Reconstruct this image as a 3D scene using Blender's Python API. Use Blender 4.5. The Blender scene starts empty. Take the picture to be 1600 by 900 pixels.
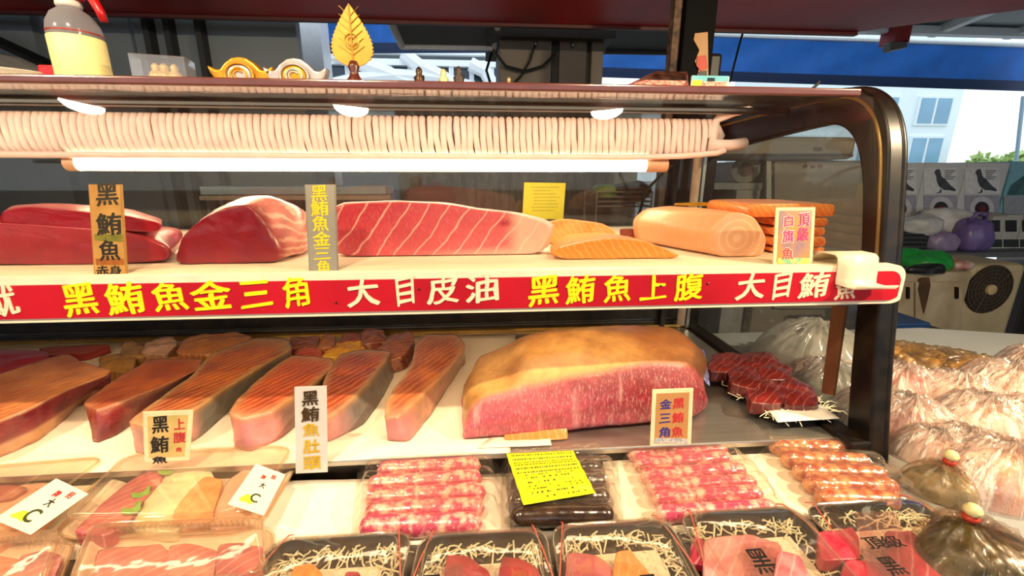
import bpy, bmesh, math, random
import numpy as np
from mathutils import Vector, noise

SC = bpy.context.scene
COL = SC.collection
random.seed(7)
RNG = np.random.default_rng(7)

# ------------------------------------------------------------------ camera
F_PX = 680.0
_yaw, _pitch, _roll = map(math.radians, (4.5, 14.8, 0.1))
CAM = np.array([0.0, 0.0, 1.40])
_cy, _sy, _cp, _sp, _cr, _sr = (math.cos(_yaw), math.sin(_yaw), math.cos(_pitch), math.sin(_pitch), math.cos(_roll), math.sin(_roll))
FW = np.array([_sy * _cp, _cy * _cp, -_sp])
_r = np.array([_cy, -_sy, 0.0])
_u = np.cross(_r, FW)
RT, UP = _cr * _r + _sr * _u, -_sr * _r + _cr * _u
cd = bpy.data.cameras.new('camera')
cam = bpy.data.objects.new('camera', cd)
COL.objects.link(cam)
from mathutils import Matrix
cam.matrix_world = Matrix(((RT[0], UP[0], -FW[0], CAM[0]), (RT[1], UP[1], -FW[1], CAM[1]), (RT[2], UP[2], -FW[2], CAM[2]), (0, 0, 0, 1)))
cd.sensor_fit = 'HORIZONTAL'
cd.sensor_width = 36
cd.lens = 36 * F_PX / 1600
cd.clip_start = 0.02
cd.clip_end = 300
SC.camera = cam

# ------------------------------------------------------------------ world, exposure, lamps
SC.view_settings.view_transform = 'Standard'
SC.view_settings.look = 'None'
SC.view_settings.gamma = 1
SC.view_settings.use_curve_mapping = False
SC.view_settings.exposure = 0.0
SC.cycles.transparent_max_bounces = 32
SC.cycles.max_bounces = 7
SC.cycles.use_denoising = True
SC.cycles.sample_clamp_indirect = 4.0
W = bpy.data.worlds.new('sky')
SC.world = W
W.use_nodes = True
W.node_tree.nodes['Background'].inputs[0].default_value = (0.80, 0.91, 1.0, 1)
W.node_tree.nodes['Background'].inputs[1].default_value = 1.5

def area(name, loc, target, size, energy, color, spread=180):
    l = bpy.data.lights.new(name, 'AREA')
    l.shape = 'ELLIPSE' if max(size) < .5 else 'RECTANGLE'
    l.size, l.size_y = size
    l.energy = energy
    l.color = color
    l.spread = math.radians(spread)
    o = bpy.data.objects.new(name, l)
    COL.objects.link(o)
    o.location = loc
    o.rotation_euler = (Vector(target) - Vector(loc)).to_track_quat('-Z', 'Y').to_euler()
    return o
WARM = (1.0, 0.79, 0.50)
# warm lamps hung under the red canopy over the front counter
for lx, le in ((-1.15, 24), (-0.38, 20), (0.42, 14), (1.40, 80)):
    area('counter_lamp', (lx, 0.10, 2.0), (lx * 0.85, 0.50, 0.9), (0.10, 0.06), le, WARM)
# added fill light inside the top front edge of the case, brightens the coil
area('coil_fill_light', (-0.30, 0.735, 1.512), (-0.30, 0.95, 1.44), (1.7, 0.02), 2.6, (1.0, 0.86, 0.66))
# the tube under the upper shelf that lights the lower deck
area('lower_tube_light', (-0.15, 0.70, 1.225), (-0.15, 0.85, 0.95), (1.45, 0.05), 2.2, (1.0, 0.73, 0.42))

# ------------------------------------------------------------------ pixel rays (1600 x 900) onto real planes
def ray(x, y):
    return FW + RT * (x - 800) / F_PX - UP * (y - 450) / F_PX
def PZ(x, y, z):
    d = ray(x, y); return CAM + d * (z - CAM[2]) / d[2]
def PY(x, y, Y):
    d = ray(x, y); return CAM + d * (Y - CAM[1]) / d[1]
def PX(x, y, X):
    d = ray(x, y); return CAM + d * (X - CAM[0]) / d[0]

# ------------------------------------------------------------------ colours and materials
def lin(h):
    if not isinstance(h, str): return tuple(h)[:3]
    h = h.lstrip('#')
    o = []
    for i in (0, 2, 4):
        c = int(h[i:i + 2], 16) / 255
        o.append(c / 12.92 if c <= 0.04045 else ((c + 0.055) / 1.055) ** 2.4)
    return tuple(o)
def rgba(h): return (*lin(h), 1)
class N:
    """small node helper"""
    def __init__(s, name):
        s.m = bpy.data.materials.new(name); s.m.use_nodes = True
        s.t = s.m.node_tree; s.n = s.t.nodes; s.n.clear()
        s.out = s.n.new('ShaderNodeOutputMaterial')
    def new(s, t, **kw):
        n = s.n.new(t)
        for k, v in kw.items():
            if k.startswith('i_'):
                key = k[2:].replace('_', ' ')
                n.inputs[int(key) if key.isdigit() else key].default_value = v
            else: setattr(n, k, v)
        return n
    def link(s, a, b): s.t.links.new(a, b)
    def coords(s, scale=(1, 1, 1), rot=(0, 0, 0), loc=(0, 0, 0)):
        tc = s.new('ShaderNodeTexCoord'); mp = s.new('ShaderNodeMapping')
        mp.inputs['Scale'].default_value = scale; mp.inputs['Rotation'].default_value = rot; mp.inputs['Location'].default_value = loc
        s.link(tc.outputs['Object'], mp.inputs['Vector']); return mp.outputs[0]
    def noise(s, vec, scale, detail=3, rough=.5):
        n = s.new('ShaderNodeTexNoise'); n.inputs['Scale'].default_value = scale; n.inputs['Detail'].default_value = detail
        n.inputs['Roughness'].default_value = rough; s.link(vec, n.inputs['Vector']); return n.outputs['Fac']
    def ramp(s, fac, stops):
        r = s.new('ShaderNodeValToRGB'); e = r.color_ramp.elements
        while len(e) < len(stops): e.new(0.5)
        for el, (p, c) in zip(e, stops): el.position = p; el.color = rgba(c) if isinstance(c, str) else (c, c, c, 1)
        s.link(fac, r.inputs[0]); return r.outputs[0]
    def math(s, op, a, b=None):
        n = s.new('ShaderNodeMath', operation=op)
        for i, v in enumerate((a, b)):
            if v is None: continue
            if isinstance(v, (int, float)): n.inputs[i].default_value = v
            else: s.link(v, n.inputs[i])
        return n.outputs[0]
    def mix(s, fac, a, b, mode='MIX'):
        n = s.new('ShaderNodeMix', data_type='RGBA', blend_type=mode)
        for sock, v in ((n.inputs[0], fac), (n.inputs[6], a), (n.inputs[7], b)):
            if isinstance(v, (int, float)): sock.default_value = v
            elif isinstance(v, str): sock.default_value = rgba(v)
            elif isinstance(v, tuple): sock.default_value = v
            else: s.link(v, sock)
        return n.outputs[2]
    def bump(s, h, strength, dist=0.002):
        b = s.new('ShaderNodeBump'); b.inputs['Strength'].default_value = strength; b.inputs['Distance'].default_value = dist
        s.link(h, b.inputs['Height']); return b.outputs[0]
    def bsdf(s, col, rough=.5, metal=0, coat=0, spec=.5, normal=None, emit=None):
        p = s.new('ShaderNodeBsdfPrincipled')
        if isinstance(col, (str, tuple)): p.inputs['Base Color'].default_value = rgba(col) if isinstance(col, str) else (*col[:3], 1)
        else: s.link(col, p.inputs['Base Color'])
        p.inputs['Roughness'].default_value = rough; p.inputs['Metallic'].default_value = metal
        p.inputs['Coat Weight'].default_value = coat; p.inputs['Coat Roughness'].default_value = .15
        p.inputs['Specular IOR Level'].default_value = spec
        if normal is not None:
            s.link(normal, p.inputs['Normal']); s.link(normal, p.inputs['Coat Normal'])
        if emit: p.inputs['Emission Color'].default_value = rgba(emit[0]); p.inputs['Emission Strength'].default_value = emit[1]
        return p.outputs[0]
    def done(s, sh): s.link(sh, s.out.inputs[0]); return s.m

_M = {}
def mat(name, col, rough=.5, metal=0, coat=0, spec=.5, var=0.12, vs=30, bump=0, bs=80, emit=None, stretch=(1, 1, 1), col2=None, bd=0.002):
    """solid procedural surface: base colour broken up by noise, optional bump"""
    if name in _M: return _M[name]
    n = N(name); v = n.coords(stretch)
    f = n.noise(v, vs, 4)
    c = lin(col); c2 = lin(col2) if col2 else tuple(x * (1 - var * 1.6) for x in c)
    colr = n.mix(n.ramp(f, [(0.35, 0.0), (0.68, 1.0)]), (*c, 1), (*c2, 1))
    nm = n.bump(n.noise(v, bs, 4), bump, bd) if bump else None
    _M[name] = n.done(n.bsdf(colr, rough, metal, coat, spec, nm, emit)); return _M[name]

def fres(n, base=.05, amp=.9, p=5, normal=None):
    lw = n.new('ShaderNodeLayerWeight', i_Blend=.5)
    if normal is not None: n.link(normal, lw.inputs['Normal'])
    return n.math('ADD', n.math('MULTIPLY', n.math('POWER', lw.outputs['Facing'], p), amp), base)
def glass(name, tint='ffffff', rough=0.02, base=.05, milk=0.0, milkcol='ffffff', bump=0, bs=60, stretch=(1, 1, 1), p=5, amp=.9, bd=.004, spots=0):
    """thin clear sheet: see-through with a mirror part and an optional milky part"""
    if name in _M: return _M[name]
    n = N(name)
    nm = None
    if bump:
        nm = n.bump(n.noise(n.coords(stretch), bs, 3), bump, bd)
    tr = n.new('ShaderNodeBsdfTransparent'); tr.inputs[0].default_value = rgba(tint)
    gl = n.new('ShaderNodeBsdfGlossy'); gl.inputs['Roughness'].default_value = rough
    if nm is not None: n.link(nm, gl.inputs['Normal'])
    mx = n.new('ShaderNodeMixShader'); n.link(fres(n, base, amp, p, nm), mx.inputs[0])
    n.link(tr.outputs[0], mx.inputs[1]); n.link(gl.outputs[0], mx.inputs[2])
    sh = mx.outputs[0]
    if milk or spots:
        df = n.new('ShaderNodeBsdfDiffuse'); df.inputs[0].default_value = rgba(milkcol)
        if nm is not None: n.link(nm, df.inputs['Normal'])
        tl = n.new('ShaderNodeBsdfTranslucent'); tl.inputs[0].default_value = rgba(milkcol)
        ad = n.new('ShaderNodeMixShader', i_0=.5); n.link(df.outputs[0], ad.inputs[1]); n.link(tl.outputs[0], ad.inputs[2])
        m2 = n.new('ShaderNodeMixShader')
        if spots:
            f = n.ramp(n.noise(n.coords(), 55, 6, .65), [(.60, 0.0), (.72, 1.0)])
            n.link(n.math('ADD', n.math('MULTIPLY', f, spots), milk), m2.inputs[0])
        else: m2.inputs[0].default_value = milk
        n.link(sh, m2.inputs[1]); n.link(ad.outputs[0], m2.inputs[2]); sh = m2.outputs[0]
    _M[name] = n.done(sh); return _M[name]

def meat(name, fat='f4d8cc', kind=None, scale=60, rot=(0, 0, 0), stretch=(1, 1, 1), dist=2.0, thick=(.80, .97), amount=.8, loc=(0, 0, 0),
         rough=.33, coat=.35, var=.22, vs=45, bump=.25, bs=160, marble=0.0, ms=220, mst=(1, 1, 1), ridge=0):
    """raw fish: vertex colour 'Col', fat lines where attribute 'Fat' allows, fine wet grain"""
    if name in _M: return _M[name]
    n = N(name)
    a = n.new('ShaderNodeAttribute', attribute_name='Col').outputs['Color']
    fa = n.new('ShaderNodeAttribute', attribute_name='Fat').outputs['Fac']
    v = n.coords()
    g = n.noise(v, vs, 5, .6)
    c = n.mix(1.0, a, n.ramp(g, [(.3, 1 - var), (.7, 1.0)]), 'MULTIPLY')
    h = n.noise(v, bs, 5, .6)
    if kind:
        v2 = n.coords(stretch, rot, loc)
        if kind == 'streak': f = n.noise(v2, scale, 4, .55)
        else:
            w = n.new('ShaderNodeTexWave', wave_type='BANDS' if kind == 'bands' else 'RINGS')
            w.inputs['Scale'].default_value = scale; w.inputs['Distortion'].default_value = dist; w.inputs['Detail'].default_value = 2
            w.inputs['Detail Scale'].default_value = 1.2
            if kind == 'rings': w.rings_direction = 'SPHERICAL'
            n.link(v2, w.inputs['Vector']); f = w.outputs['Fac']
        f = n.ramp(f, [(thick[0], 0.0), (thick[1], 1.0)])
        if ridge: h = n.math('SUBTRACT', h, n.math('MULTIPLY', n.math('MULTIPLY', f, fa), ridge))
        c = n.mix(n.math('MULTIPLY', n.math('MULTIPLY', f, fa), amount), c, fat)
    if marble:
        mf = n.ramp(n.noise(n.coords(mst, (0, .5, 0)), ms, 4, .7), [(.52, 0.0), (.66, 1.0)])
        c = n.mix(n.math('MULTIPLY', n.math('MULTIPLY', mf, fa), marble), c, fat)
    _M[name] = n.done(n.bsdf(c, rough, 0, coat, .5, n.bump(h, bump, .002))); return _M[name]

# ------------------------------------------------------------------ mesh building
class MB:
    def __init__(s): s.v = []; s.f = []
    def add(s, V, Fs):
        b = len(s.v); s.v.extend([tuple(map(float, p)) for p in V]); s.f.extend([tuple(int(i) + b for i in f) for f in Fs]); return s
    def box(s, lo, hi):
        (x0, y0, z0), (x1, y1, z1) = lo, hi
        return s.add([(x0, y0, z0), (x1, y0, z0), (x1, y1, z0), (x0, y1, z0), (x0, y0, z1), (x1, y0, z1), (x1, y1, z1), (x0, y1, z1)],
                     [(0, 3, 2, 1), (4, 5, 6, 7), (0, 1, 5, 4), (1, 2, 6, 5), (2, 3, 7, 6), (3, 0, 4, 7)])
    def obox(s, c, ax, ay, az):
        c, ax, ay, az = map(np.array, (c, ax, ay, az))
        V = [c + sx * ax + sy * ay + sz * az for sz in (-1, 1) for sx, sy in ((-1, -1), (1, -1), (1, 1), (-1, 1))]
        return s.add(V, [(0, 3, 2, 1), (4, 5, 6, 7), (0, 1, 5, 4), (1, 2, 6, 5), (2, 3, 7, 6), (3, 0, 4, 7)])
    def prism(s, poly, d):
        """planar polygon extruded by vector d"""
        P = [np.array(p, float) for p in poly]; d = np.array(d, float); n = len(P)
        return s.add(P + [p + d for p in P], [tuple(range(n))[::-1], tuple(range(n, 2 * n))] + [(i, (i + 1) % n, n + (i + 1) % n, n + i) for i in range(n)])
    def tube(s, path, r, n=8, closed=False, cap=True):
        P = np.array(path, float); k = len(P); rs = r if hasattr(r, '__len__') else [r] * k
        V = []
        prev = None
        for i in range(k):
            if closed: t = P[(i + 1) % k] - P[i - 1]
            else: t = P[min(i + 1, k - 1)] - P[max(i - 1, 0)]
            t = t / (np.linalg.norm(t) + 1e-12)
            if prev is None:
                a = np.array([0, 0, 1.0]) if abs(t[2]) < .9 else np.array([1.0, 0, 0])
                prev = np.cross(t, a)
            prev = prev - t * (prev @ t); prev /= np.linalg.norm(prev) + 1e-12
            b = np.cross(t, prev)
            for j in range(n):
                an = 2 * math.pi * j / n
                V.append(P[i] + rs[i] * (math.cos(an) * prev + math.sin(an) * b))
        Fs = []
        for i in range(k if closed else k - 1):
            for j in range(n):
                i2 = (i + 1) % k
                Fs.append((i * n + j, i * n + (j + 1) % n, i2 * n + (j + 1) % n, i2 * n + j))
        if cap and not closed: Fs += [tuple(range(n))[::-1], tuple(range((k - 1) * n, k * n))]
        return s.add(V, Fs)
    def lathe(s, prof, c=(0, 0, 0), n=24, axis=(0, 0, 1), sx=1, sy=1):
        """profile of (radius, height) turned about an axis through c"""
        az = np.array(axis, float); az /= np.linalg.norm(az)
        a = np.array([1.0, 0, 0]) if abs(az[0]) < .9 else np.array([0, 1.0, 0])
        ax = a - az * (a @ az); ax /= np.linalg.norm(ax); ay = np.cross(az, ax); c = np.array(c, float)
        V = [c + az * h + r * (math.cos(2 * math.pi * j / n) * ax * sx + math.sin(2 * math.pi * j / n) * ay * sy) for r, h in prof for j in range(n)]
        k = len(prof)
        Fs = [(i * n + j, i * n + (j + 1) % n, (i + 1) * n + (j + 1) % n, (i + 1) * n + j) for i in range(k - 1) for j in range(n)]
        Fs += [tuple(range(n))[::-1], tuple(range((k - 1) * n, k * n))]
        return s.add(V, Fs)
    def grid(s, fn, nu, nv):
        V = [fn(i / nu, j / nv) for j in range(nv + 1) for i in range(nu + 1)]
        return s.add(V, [(j * (nu + 1) + i, j * (nu + 1) + i + 1, (j + 1) * (nu + 1) + i + 1, (j + 1) * (nu + 1) + i) for j in range(nv) for i in range(nu)])
    def build(s, name, m, parent=None, loc=None, smooth=False, bevel=0, seg=2, subd=0, solid=0, attrs=None, auto=None):
        V = np.array(s.v, float)
        if parent is not None: org = worldloc(parent)
        elif loc is not None: org = np.array(loc, float)
        else:
            lo, hi = V.min(0), V.max(0); org = np.array([(lo[0] + hi[0]) / 2, (lo[1] + hi[1]) / 2, lo[2]])
        me = bpy.data.meshes.new(name)
        me.from_pydata([tuple(p) for p in V - org], [], s.f)
        bm = bmesh.new(); bm.from_mesh(me)
        bmesh.ops.recalc_face_normals(bm, faces=bm.faces[:]); bm.to_mesh(me); bm.free()
        if smooth: me.polygons.foreach_set('use_smooth', [True] * len(me.polygons))
        if auto is not None:
            me.polygons.foreach_set('use_smooth', [True] * len(me.polygons))
            me.set_sharp_from_angle(angle=math.radians(auto))
        if attrs:
            for k, a in attrs.items():
                a = np.array(a, np.float32)
                if a.ndim == 2:
                    at = me.attributes.new(k, 'FLOAT_COLOR', 'POINT')
                    at.data.foreach_set('color', np.concatenate([a, np.ones((len(a), 1), np.float32)], 1).ravel())
                else:
                    at = me.attributes.new(k, 'FLOAT', 'POINT'); at.data.foreach_set('value', a)
        me.materials.append(m)
        o = bpy.data.objects.new(name, me); COL.objects.link(o)
        if parent is not None: o.parent = parent
        else: o.location = org
        if bevel:
            b = o.modifiers.new('bevel', 'BEVEL'); b.width = bevel; b.segments = seg; b.limit_method = 'ANGLE'; b.angle_limit = math.radians(40)
        if solid:
            b = o.modifiers.new('solid', 'SOLIDIFY'); b.thickness = solid; b.offset = 0
        if subd:
            b = o.modifiers.new('sub', 'SUBSURF'); b.levels = subd; b.render_levels = subd
        return o
def worldloc(o):
    p = np.zeros(3)
    while o is not None:
        p = p + np.array(o.location); o = o.parent
    return p
def tag(o, label=None, cat=None, group=None, kind=None):
    for k, v in (('label', label), ('category', cat), ('group', group), ('kind', kind)):
        if v: o[k] = v
    return o
def thing(name, label, cat, loc, group=None):
    o = bpy.data.objects.new(name, None); COL.objects.link(o); o.location = tuple(map(float, loc)); o.empty_display_size = .05
    return tag(o, label, cat, group)
def copy_tree(o, parent=None):
    c = o.copy(); COL.objects.link(c)
    if parent is not None: c.parent = parent
    for ch in [x for x in COL.objects if x.parent == o]: copy_tree(ch, c)
    return c

def fbm(p, sc, sd=0.0):
    q = Vector((p[0] * sc + sd, p[1] * sc + 1.7 * sd, p[2] * sc - sd))
    return noise.noise(q) + .5 * noise.noise(q * 2.1) + .25 * noise.noise(q * 4.3)

def loft(name, m, rings, parent=None, loc=None, seg=6, sm=3, sub=6, lsm=2, dome=(0, 0), capn=6, amp=.0015, nscale=40, seed=0, col=None, fat=None, capdir=None):
    """closed skin through rings of control points, capped at both ends; col / fat give per-point colour and fat"""
    R = []
    for r in rings:
        r = np.array(r, float); n = len(r)
        q = np.concatenate([r[i] + (r[(i + 1) % n] - r[i]) * (np.arange(seg)[:, None] / seg) for i in range(n)])
        for _ in range(sm): q = .25 * np.roll(q, 1, 0) + .5 * q + .25 * np.roll(q, -1, 0)
        R.append(q)
    R = np.array(R); k = len(R); K = R.shape[1]
    L = [R[0]]
    for i in range(k - 1):
        for j in range(1, sub + 1): L.append(R[i] + (R[i + 1] - R[i]) * j / sub)
    L = np.array(L)
    for _ in range(lsm): L[1:-1] = .25 * L[:-2] + .5 * L[1:-1] + .25 * L[2:]
    nl = len(L)
    V = []; u = []; v = []; cap = []; t = []
    def addring(pts, vv, cc, tt):
        V.extend(pts); u.extend(np.arange(K) / K); v.extend([vv] * K); cap.extend([cc] * K); t.extend([tt] * K)
    ss = [i / capn for i in range(1, capn)] + [.95]
    def caprings(ring, other, d):
        c = ring.mean(0); nrm = c - other.mean(0); nrm /= np.linalg.norm(nrm) + 1e-9
        return c, nrm, [(c + (ring - c) * s_ + nrm * d * (1 - s_ * s_), s_) for s_ in ss]
    c0, n0, A = caprings(L[0], L[1], dome[0])
    for q, s_ in A: addring(q, 0, 1, s_)
    for i in range(nl): addring(L[i], i / (nl - 1), 0, 1)
    c1, n1, B = caprings(L[-1], L[-2], dome[1])
    for q, s_ in reversed(B): addring(q, 1, 2, s_)
    tot = len(V) // K
    Fs = [(i * K + j, i * K + (j + 1) % K, (i + 1) * K + (j + 1) % K, (i + 1) * K + j) for i in range(tot - 1) for j in range(K)]
    V.append(c0 + n0 * dome[0]); V.append(c1 + n1 * dome[1])
    for cc in (1, 2): u.append(0); v.append(0 if cc == 1 else 1); cap.append(cc); t.append(0)
    a, b = len(V) - 2, len(V) - 1
    Fs += [(a, (j + 1) % K, j) for j in range(K)] + [(b, (tot - 1) * K + j, (tot - 1) * K + (j + 1) % K) for j in range(K)]
    V = np.array(V); u, v, cap, t = map(np.array, (u, v, cap, t))
    if amp:
        tmp = bpy.data.meshes.new('t'); tmp.from_pydata([tuple(p) for p in V], [], Fs)
        bm = bmesh.new(); bm.from_mesh(tmp); bmesh.ops.recalc_face_normals(bm, faces=bm.faces[:]); bm.normal_update()
        nr = np.array([tuple(x.normal) for x in bm.verts]); bm.free(); bpy.data.meshes.remove(tmp)
        d = np.array([fbm(p, nscale, seed) for p in V]) * amp
        V = V + nr * d[:, None]
    attrs = {}
    c = np.array(col(V, u, v, cap, t)) if callable(col) else np.tile(np.array(lin(col or 'c04050')), (len(V), 1))
    attrs['Col'] = np.clip(c, 0, 1)
    ff = fat(V, u, v, cap, t) if callable(fat) else np.full(len(V), 1.0 if fat is None else fat)
    attrs['Fat'] = ff
    mb = MB().add(V, Fs)
    return mb.build(name, m, parent, loc, smooth=True, attrs=attrs)
def lerp(a, b, t):
    a = np.array(lin(a) if isinstance(a, str) else a); b = np.array(lin(b) if isinstance(b, str) else b); t = np.clip(np.asarray(t), 0, 1)[:, None]
    return a * (1 - t) + b * t
def sstep(a, b, x):
    t = np.clip((np.asarray(x) - a) / (b - a), 0, 1); return t * t * (3 - 2 * t)

# ------------------------------------------------------------------ lettering
_T = {}
def glyph(s, bold=.0):
    k = s
    if k in _T: return _T[k]
    cu = bpy.data.curves.new('t', 'FONT'); cu.body = s; cu.extrude = .5; cu.resolution_u = 3
    o = bpy.data.objects.new('t', cu); COL.objects.link(o)
    dg = bpy.context.evaluated_depsgraph_get(); dg.update()
    me = bpy.data.meshes.new_from_object(o.evaluated_get(dg))
    V = np.array([tuple(x.co) for x in me.vertices]); Fs = [tuple(p.vertices) for p in me.polygons]
    bpy.data.objects.remove(o); bpy.data.curves.remove(cu); bpy.data.meshes.remove(me)
    lo, hi = V.min(0), V.max(0)
    V[:, 0] = (V[:, 0] - (lo[0] + hi[0]) / 2) / max(hi[0] - lo[0], 1e-6); V[:, 1] = (V[:, 1] - (lo[1] + hi[1]) / 2) / max(hi[1] - lo[1], 1e-6)
    if s in '三一': pass
    _T[k] = (V, Fs); return _T[k]
def put(mb, s, c, right, up, w, h, bold=.02, thick=.0004, slant=0.0, wob=0.0):
    """one character centred at c, w wide along right and h tall along up"""
    V, Fs = glyph(s, bold); c, right, up = map(np.array, (c, right, up)); nrm = np.cross(right, up)
    x = V[:, 0].copy(); y = V[:, 1].copy()
    if wob:
        sd = sum(map(ord, s)) % 97
        dx = np.array([noise.noise(Vector((a * 3 + sd, b * 3, 1))) for a, b in zip(x, y)]); dy = np.array([noise.noise(Vector((a * 3, b * 3 + sd, 7))) for a, b in zip(x, y)])
        x, y = x + dx * wob, y + dy * wob
    y = y + slant * x
    for dx, dy in (((-1, .4), (1, -.4), (.3, 1), (-.3, -1)) if bold else ((0, 0),)):
        P = c + np.outer((x + dx * bold) * w, right) + np.outer((y + dy * bold * .8) * h, up) + np.outer(V[:, 2] * thick + dx * thick * .02, nrm)
        mb.add(P, Fs)
    return mb

def creased(name, milk=.12, crease=.5, col='ffeee2', kn=5.0, base=.10, amp=.7):
    """tied plastic film: radial creases running out from the knot at the object's origin"""
    n = N(name)
    tc = n.new('ShaderNodeTexCoord'); sp = n.new('ShaderNodeSeparateXYZ'); n.link(tc.outputs['Object'], sp.inputs[0])
    ang = n.math('ARCTAN2', sp.outputs[1], sp.outputs[0])
    r = n.math('SQRT', n.math('ADD', n.math('MULTIPLY', sp.outputs[0], sp.outputs[0]), n.math('MULTIPLY', sp.outputs[1], sp.outputs[1])))
    oi = n.new('ShaderNodeObjectInfo')
    cb = n.new('ShaderNodeCombineXYZ'); n.link(n.math('MULTIPLY', ang, kn), cb.inputs[0]); n.link(n.math('MULTIPLY', r, 18.0), cb.inputs[1]); n.link(n.math('MULTIPLY', oi.outputs['Random'], 40.0), cb.inputs[2])
    f1 = n.noise(cb.outputs[0], 1.0, 4, .6)
    f2 = n.noise(tc.outputs['Object'], 42, 4, .6)
    hgt = n.math('ADD', n.math('MULTIPLY', f1, 1.4), n.math('MULTIPLY', f2, .8))
    nm = n.bump(hgt, 1.0, .012)
    tr = n.new('ShaderNodeBsdfTransparent'); tr.inputs[0].default_value = rgba('fbf4ee')
    gl = n.new('ShaderNodeBsdfGlossy'); gl.inputs['Roughness'].default_value = .16; n.link(nm, gl.inputs['Normal'])
    mx = n.new('ShaderNodeMixShader'); n.link(fres(n, base, amp, 2.2, nm), mx.inputs[0]); n.link(tr.outputs[0], mx.inputs[1]); n.link(gl.outputs[0], mx.inputs[2])
    df = n.new('ShaderNodeBsdfDiffuse'); df.inputs[0].default_value = rgba(col); n.link(nm, df.inputs['Normal'])
    m2 = n.new('ShaderNodeMixShader')
    n.link(n.math('ADD', n.math('MULTIPLY', n.ramp(f1, [(.52, 0.0), (.66, 1.0)]), crease), milk), m2.inputs[0])
    n.link(mx.outputs[0], m2.inputs[1]); n.link(df.outputs[0], m2.inputs[2])
    return n.done(m2.outputs[0])
# ================================================================== SETTING
ZC, ZD, ZS = 0.935, 0.966, 1.264      # counter top, lower deck, upper shelf
def struct(name, mb, m, **kw):
    return tag(mb.build(name, m, **kw), kind='structure')
struct('floor', MB().box((-6, -3, -.1), (7, 9, 0)), mat('concrete', '6a655e', .7, vs=3, var=.2, bump=.2, bs=20))
struct('ground_outside', MB().box((-60, 9, -.1), (60, 80, -.01)), mat('asphalt', '9a9a98', .9, vs=1))
struct('ceiling', MB().box((-6, -3, 3.0), (7, 5.2, 3.08)), mat('roof_panel', '9aa0a2', .6, vs=2))
struct('wall_front', MB().box((-6, -3.1, 0), (7, -3, 1.2)), mat('hall_wall', '7d766c', .8, vs=2))  # unseen wall, its height set for the sky light it lets in
struct('wall_left', MB().box((-6.1, -3, 0), (-6, 5.2, 3.0)), mat('hall_wall', '7d766c'))
struct('wall_right', MB().box((7, -3, 0), (7.1, 5.2, 3.0)), mat('hall_wall', '7d766c'))
b = MB()
for i in range(6):
    x = 1.2 + i * .95
    b.obox((x, 4.2, 2.96), (.045, 0, 0), (.25, 1.0, 0), (0, 0, .04))
b.box((.8, 5.0, 2.90), (7, 5.1, 2.98))
struct('trim_1', b, mat('white_paint', 'eef2f2', .5, var=.05))
# red canopy over the stall, glossy underside
CZ = 2.0
cpoly = [(-4.2, 2.03, CZ), (1.675, 2.006, CZ), (2.07, 1.70, CZ), (3.2, .9, CZ), (3.2, -1.5, CZ), (-4.2, -1.5, CZ)]
n = N('red_canopy')
v = n.coords()
c = n.mix(n.ramp(n.noise(n.coords((1, .25, 1)), 1.6, 3), [(.38, 0.0), (.62, 1.0)]), 'cc222c', '941420')
c = n.mix(n.ramp(n.noise(n.coords((2.2, .2, 1)), 1.1, 2), [(.62, 0.0), (.75, .55)]), c, '8a4a1c')  # orange reflection streaks painted into the canopy colour
CAN = n.done(n.bsdf(c, .42, 0, .0, .3))
struct('canopy', MB().prism(cpoly, (0, 0, .05)), CAN)
struct('canopy_edge', MB().prism([(-4.2, 2.035, CZ - .012), (1.68, 2.01, CZ - .012), (1.68, 2.03, CZ - .012), (-4.2, 2.055, CZ - .012)], (0, 0, .07)), mat('dark_red_edge', '4a0e10', .5))
# grey panelled shutter wall behind the stall, left
b = MB(); xs = [-4.2] + [PY(x, 80, 2.25)[0] for x in (62, 82, 212, 243, 270, 322, 469)]
for x0, x1 in zip(xs, xs[1:]):
    if x1 - x0 > .07: b.box((x0 + .008, 2.25, 0), (x1 - .008, 2.30, 2.4))
    else: b.box((x0, 2.29, 0), (x1, 2.31, 2.4))
struct('wall_back', b, mat('grey_panel', '79838b', .55, var=.08, vs=4))
b = MB()
for x in [PY(q, 80, 2.22)[0] for q in (238, 270, 318)]: b.box((x - .012, 2.20, 0), (x + .012, 2.25, 2.4))
struct('trim_2', b, mat('dark_seam', '2e2f31', .6))
p0, p1 = PY(470, 80, 5.6), PY(504, 80, 5.6)
struct('column_white', MB().box((p0[0], 5.6, 0), (p1[0], 5.9, 4.0)), mat('white_column', 'e6e8ec', .5, var=.05), bevel=.006)
# diagonal black strut with a pale panel below it, top left
t = thing('folding_sunshade', 'dark strut with pale board leaning behind the spray bottle at the far left', 'strut', PY(30, 100, 2.15))
a, e = PY(-40, 48, 2.15), PY(100, 112, 2.15)
MB().tube([a, e], .022, 4).build('strut', mat('black_metal', '15171a', .4, spec=.4), t)
MB().prism([PY(-40, 78, 2.18), PY(40, 92, 2.18), PY(95, 118, 2.18), PY(95, 135, 2.18), PY(-40, 135, 2.18)], (0, .02, 0)).build('board', mat('pale_board', 'a8a298', .6), t)

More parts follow.
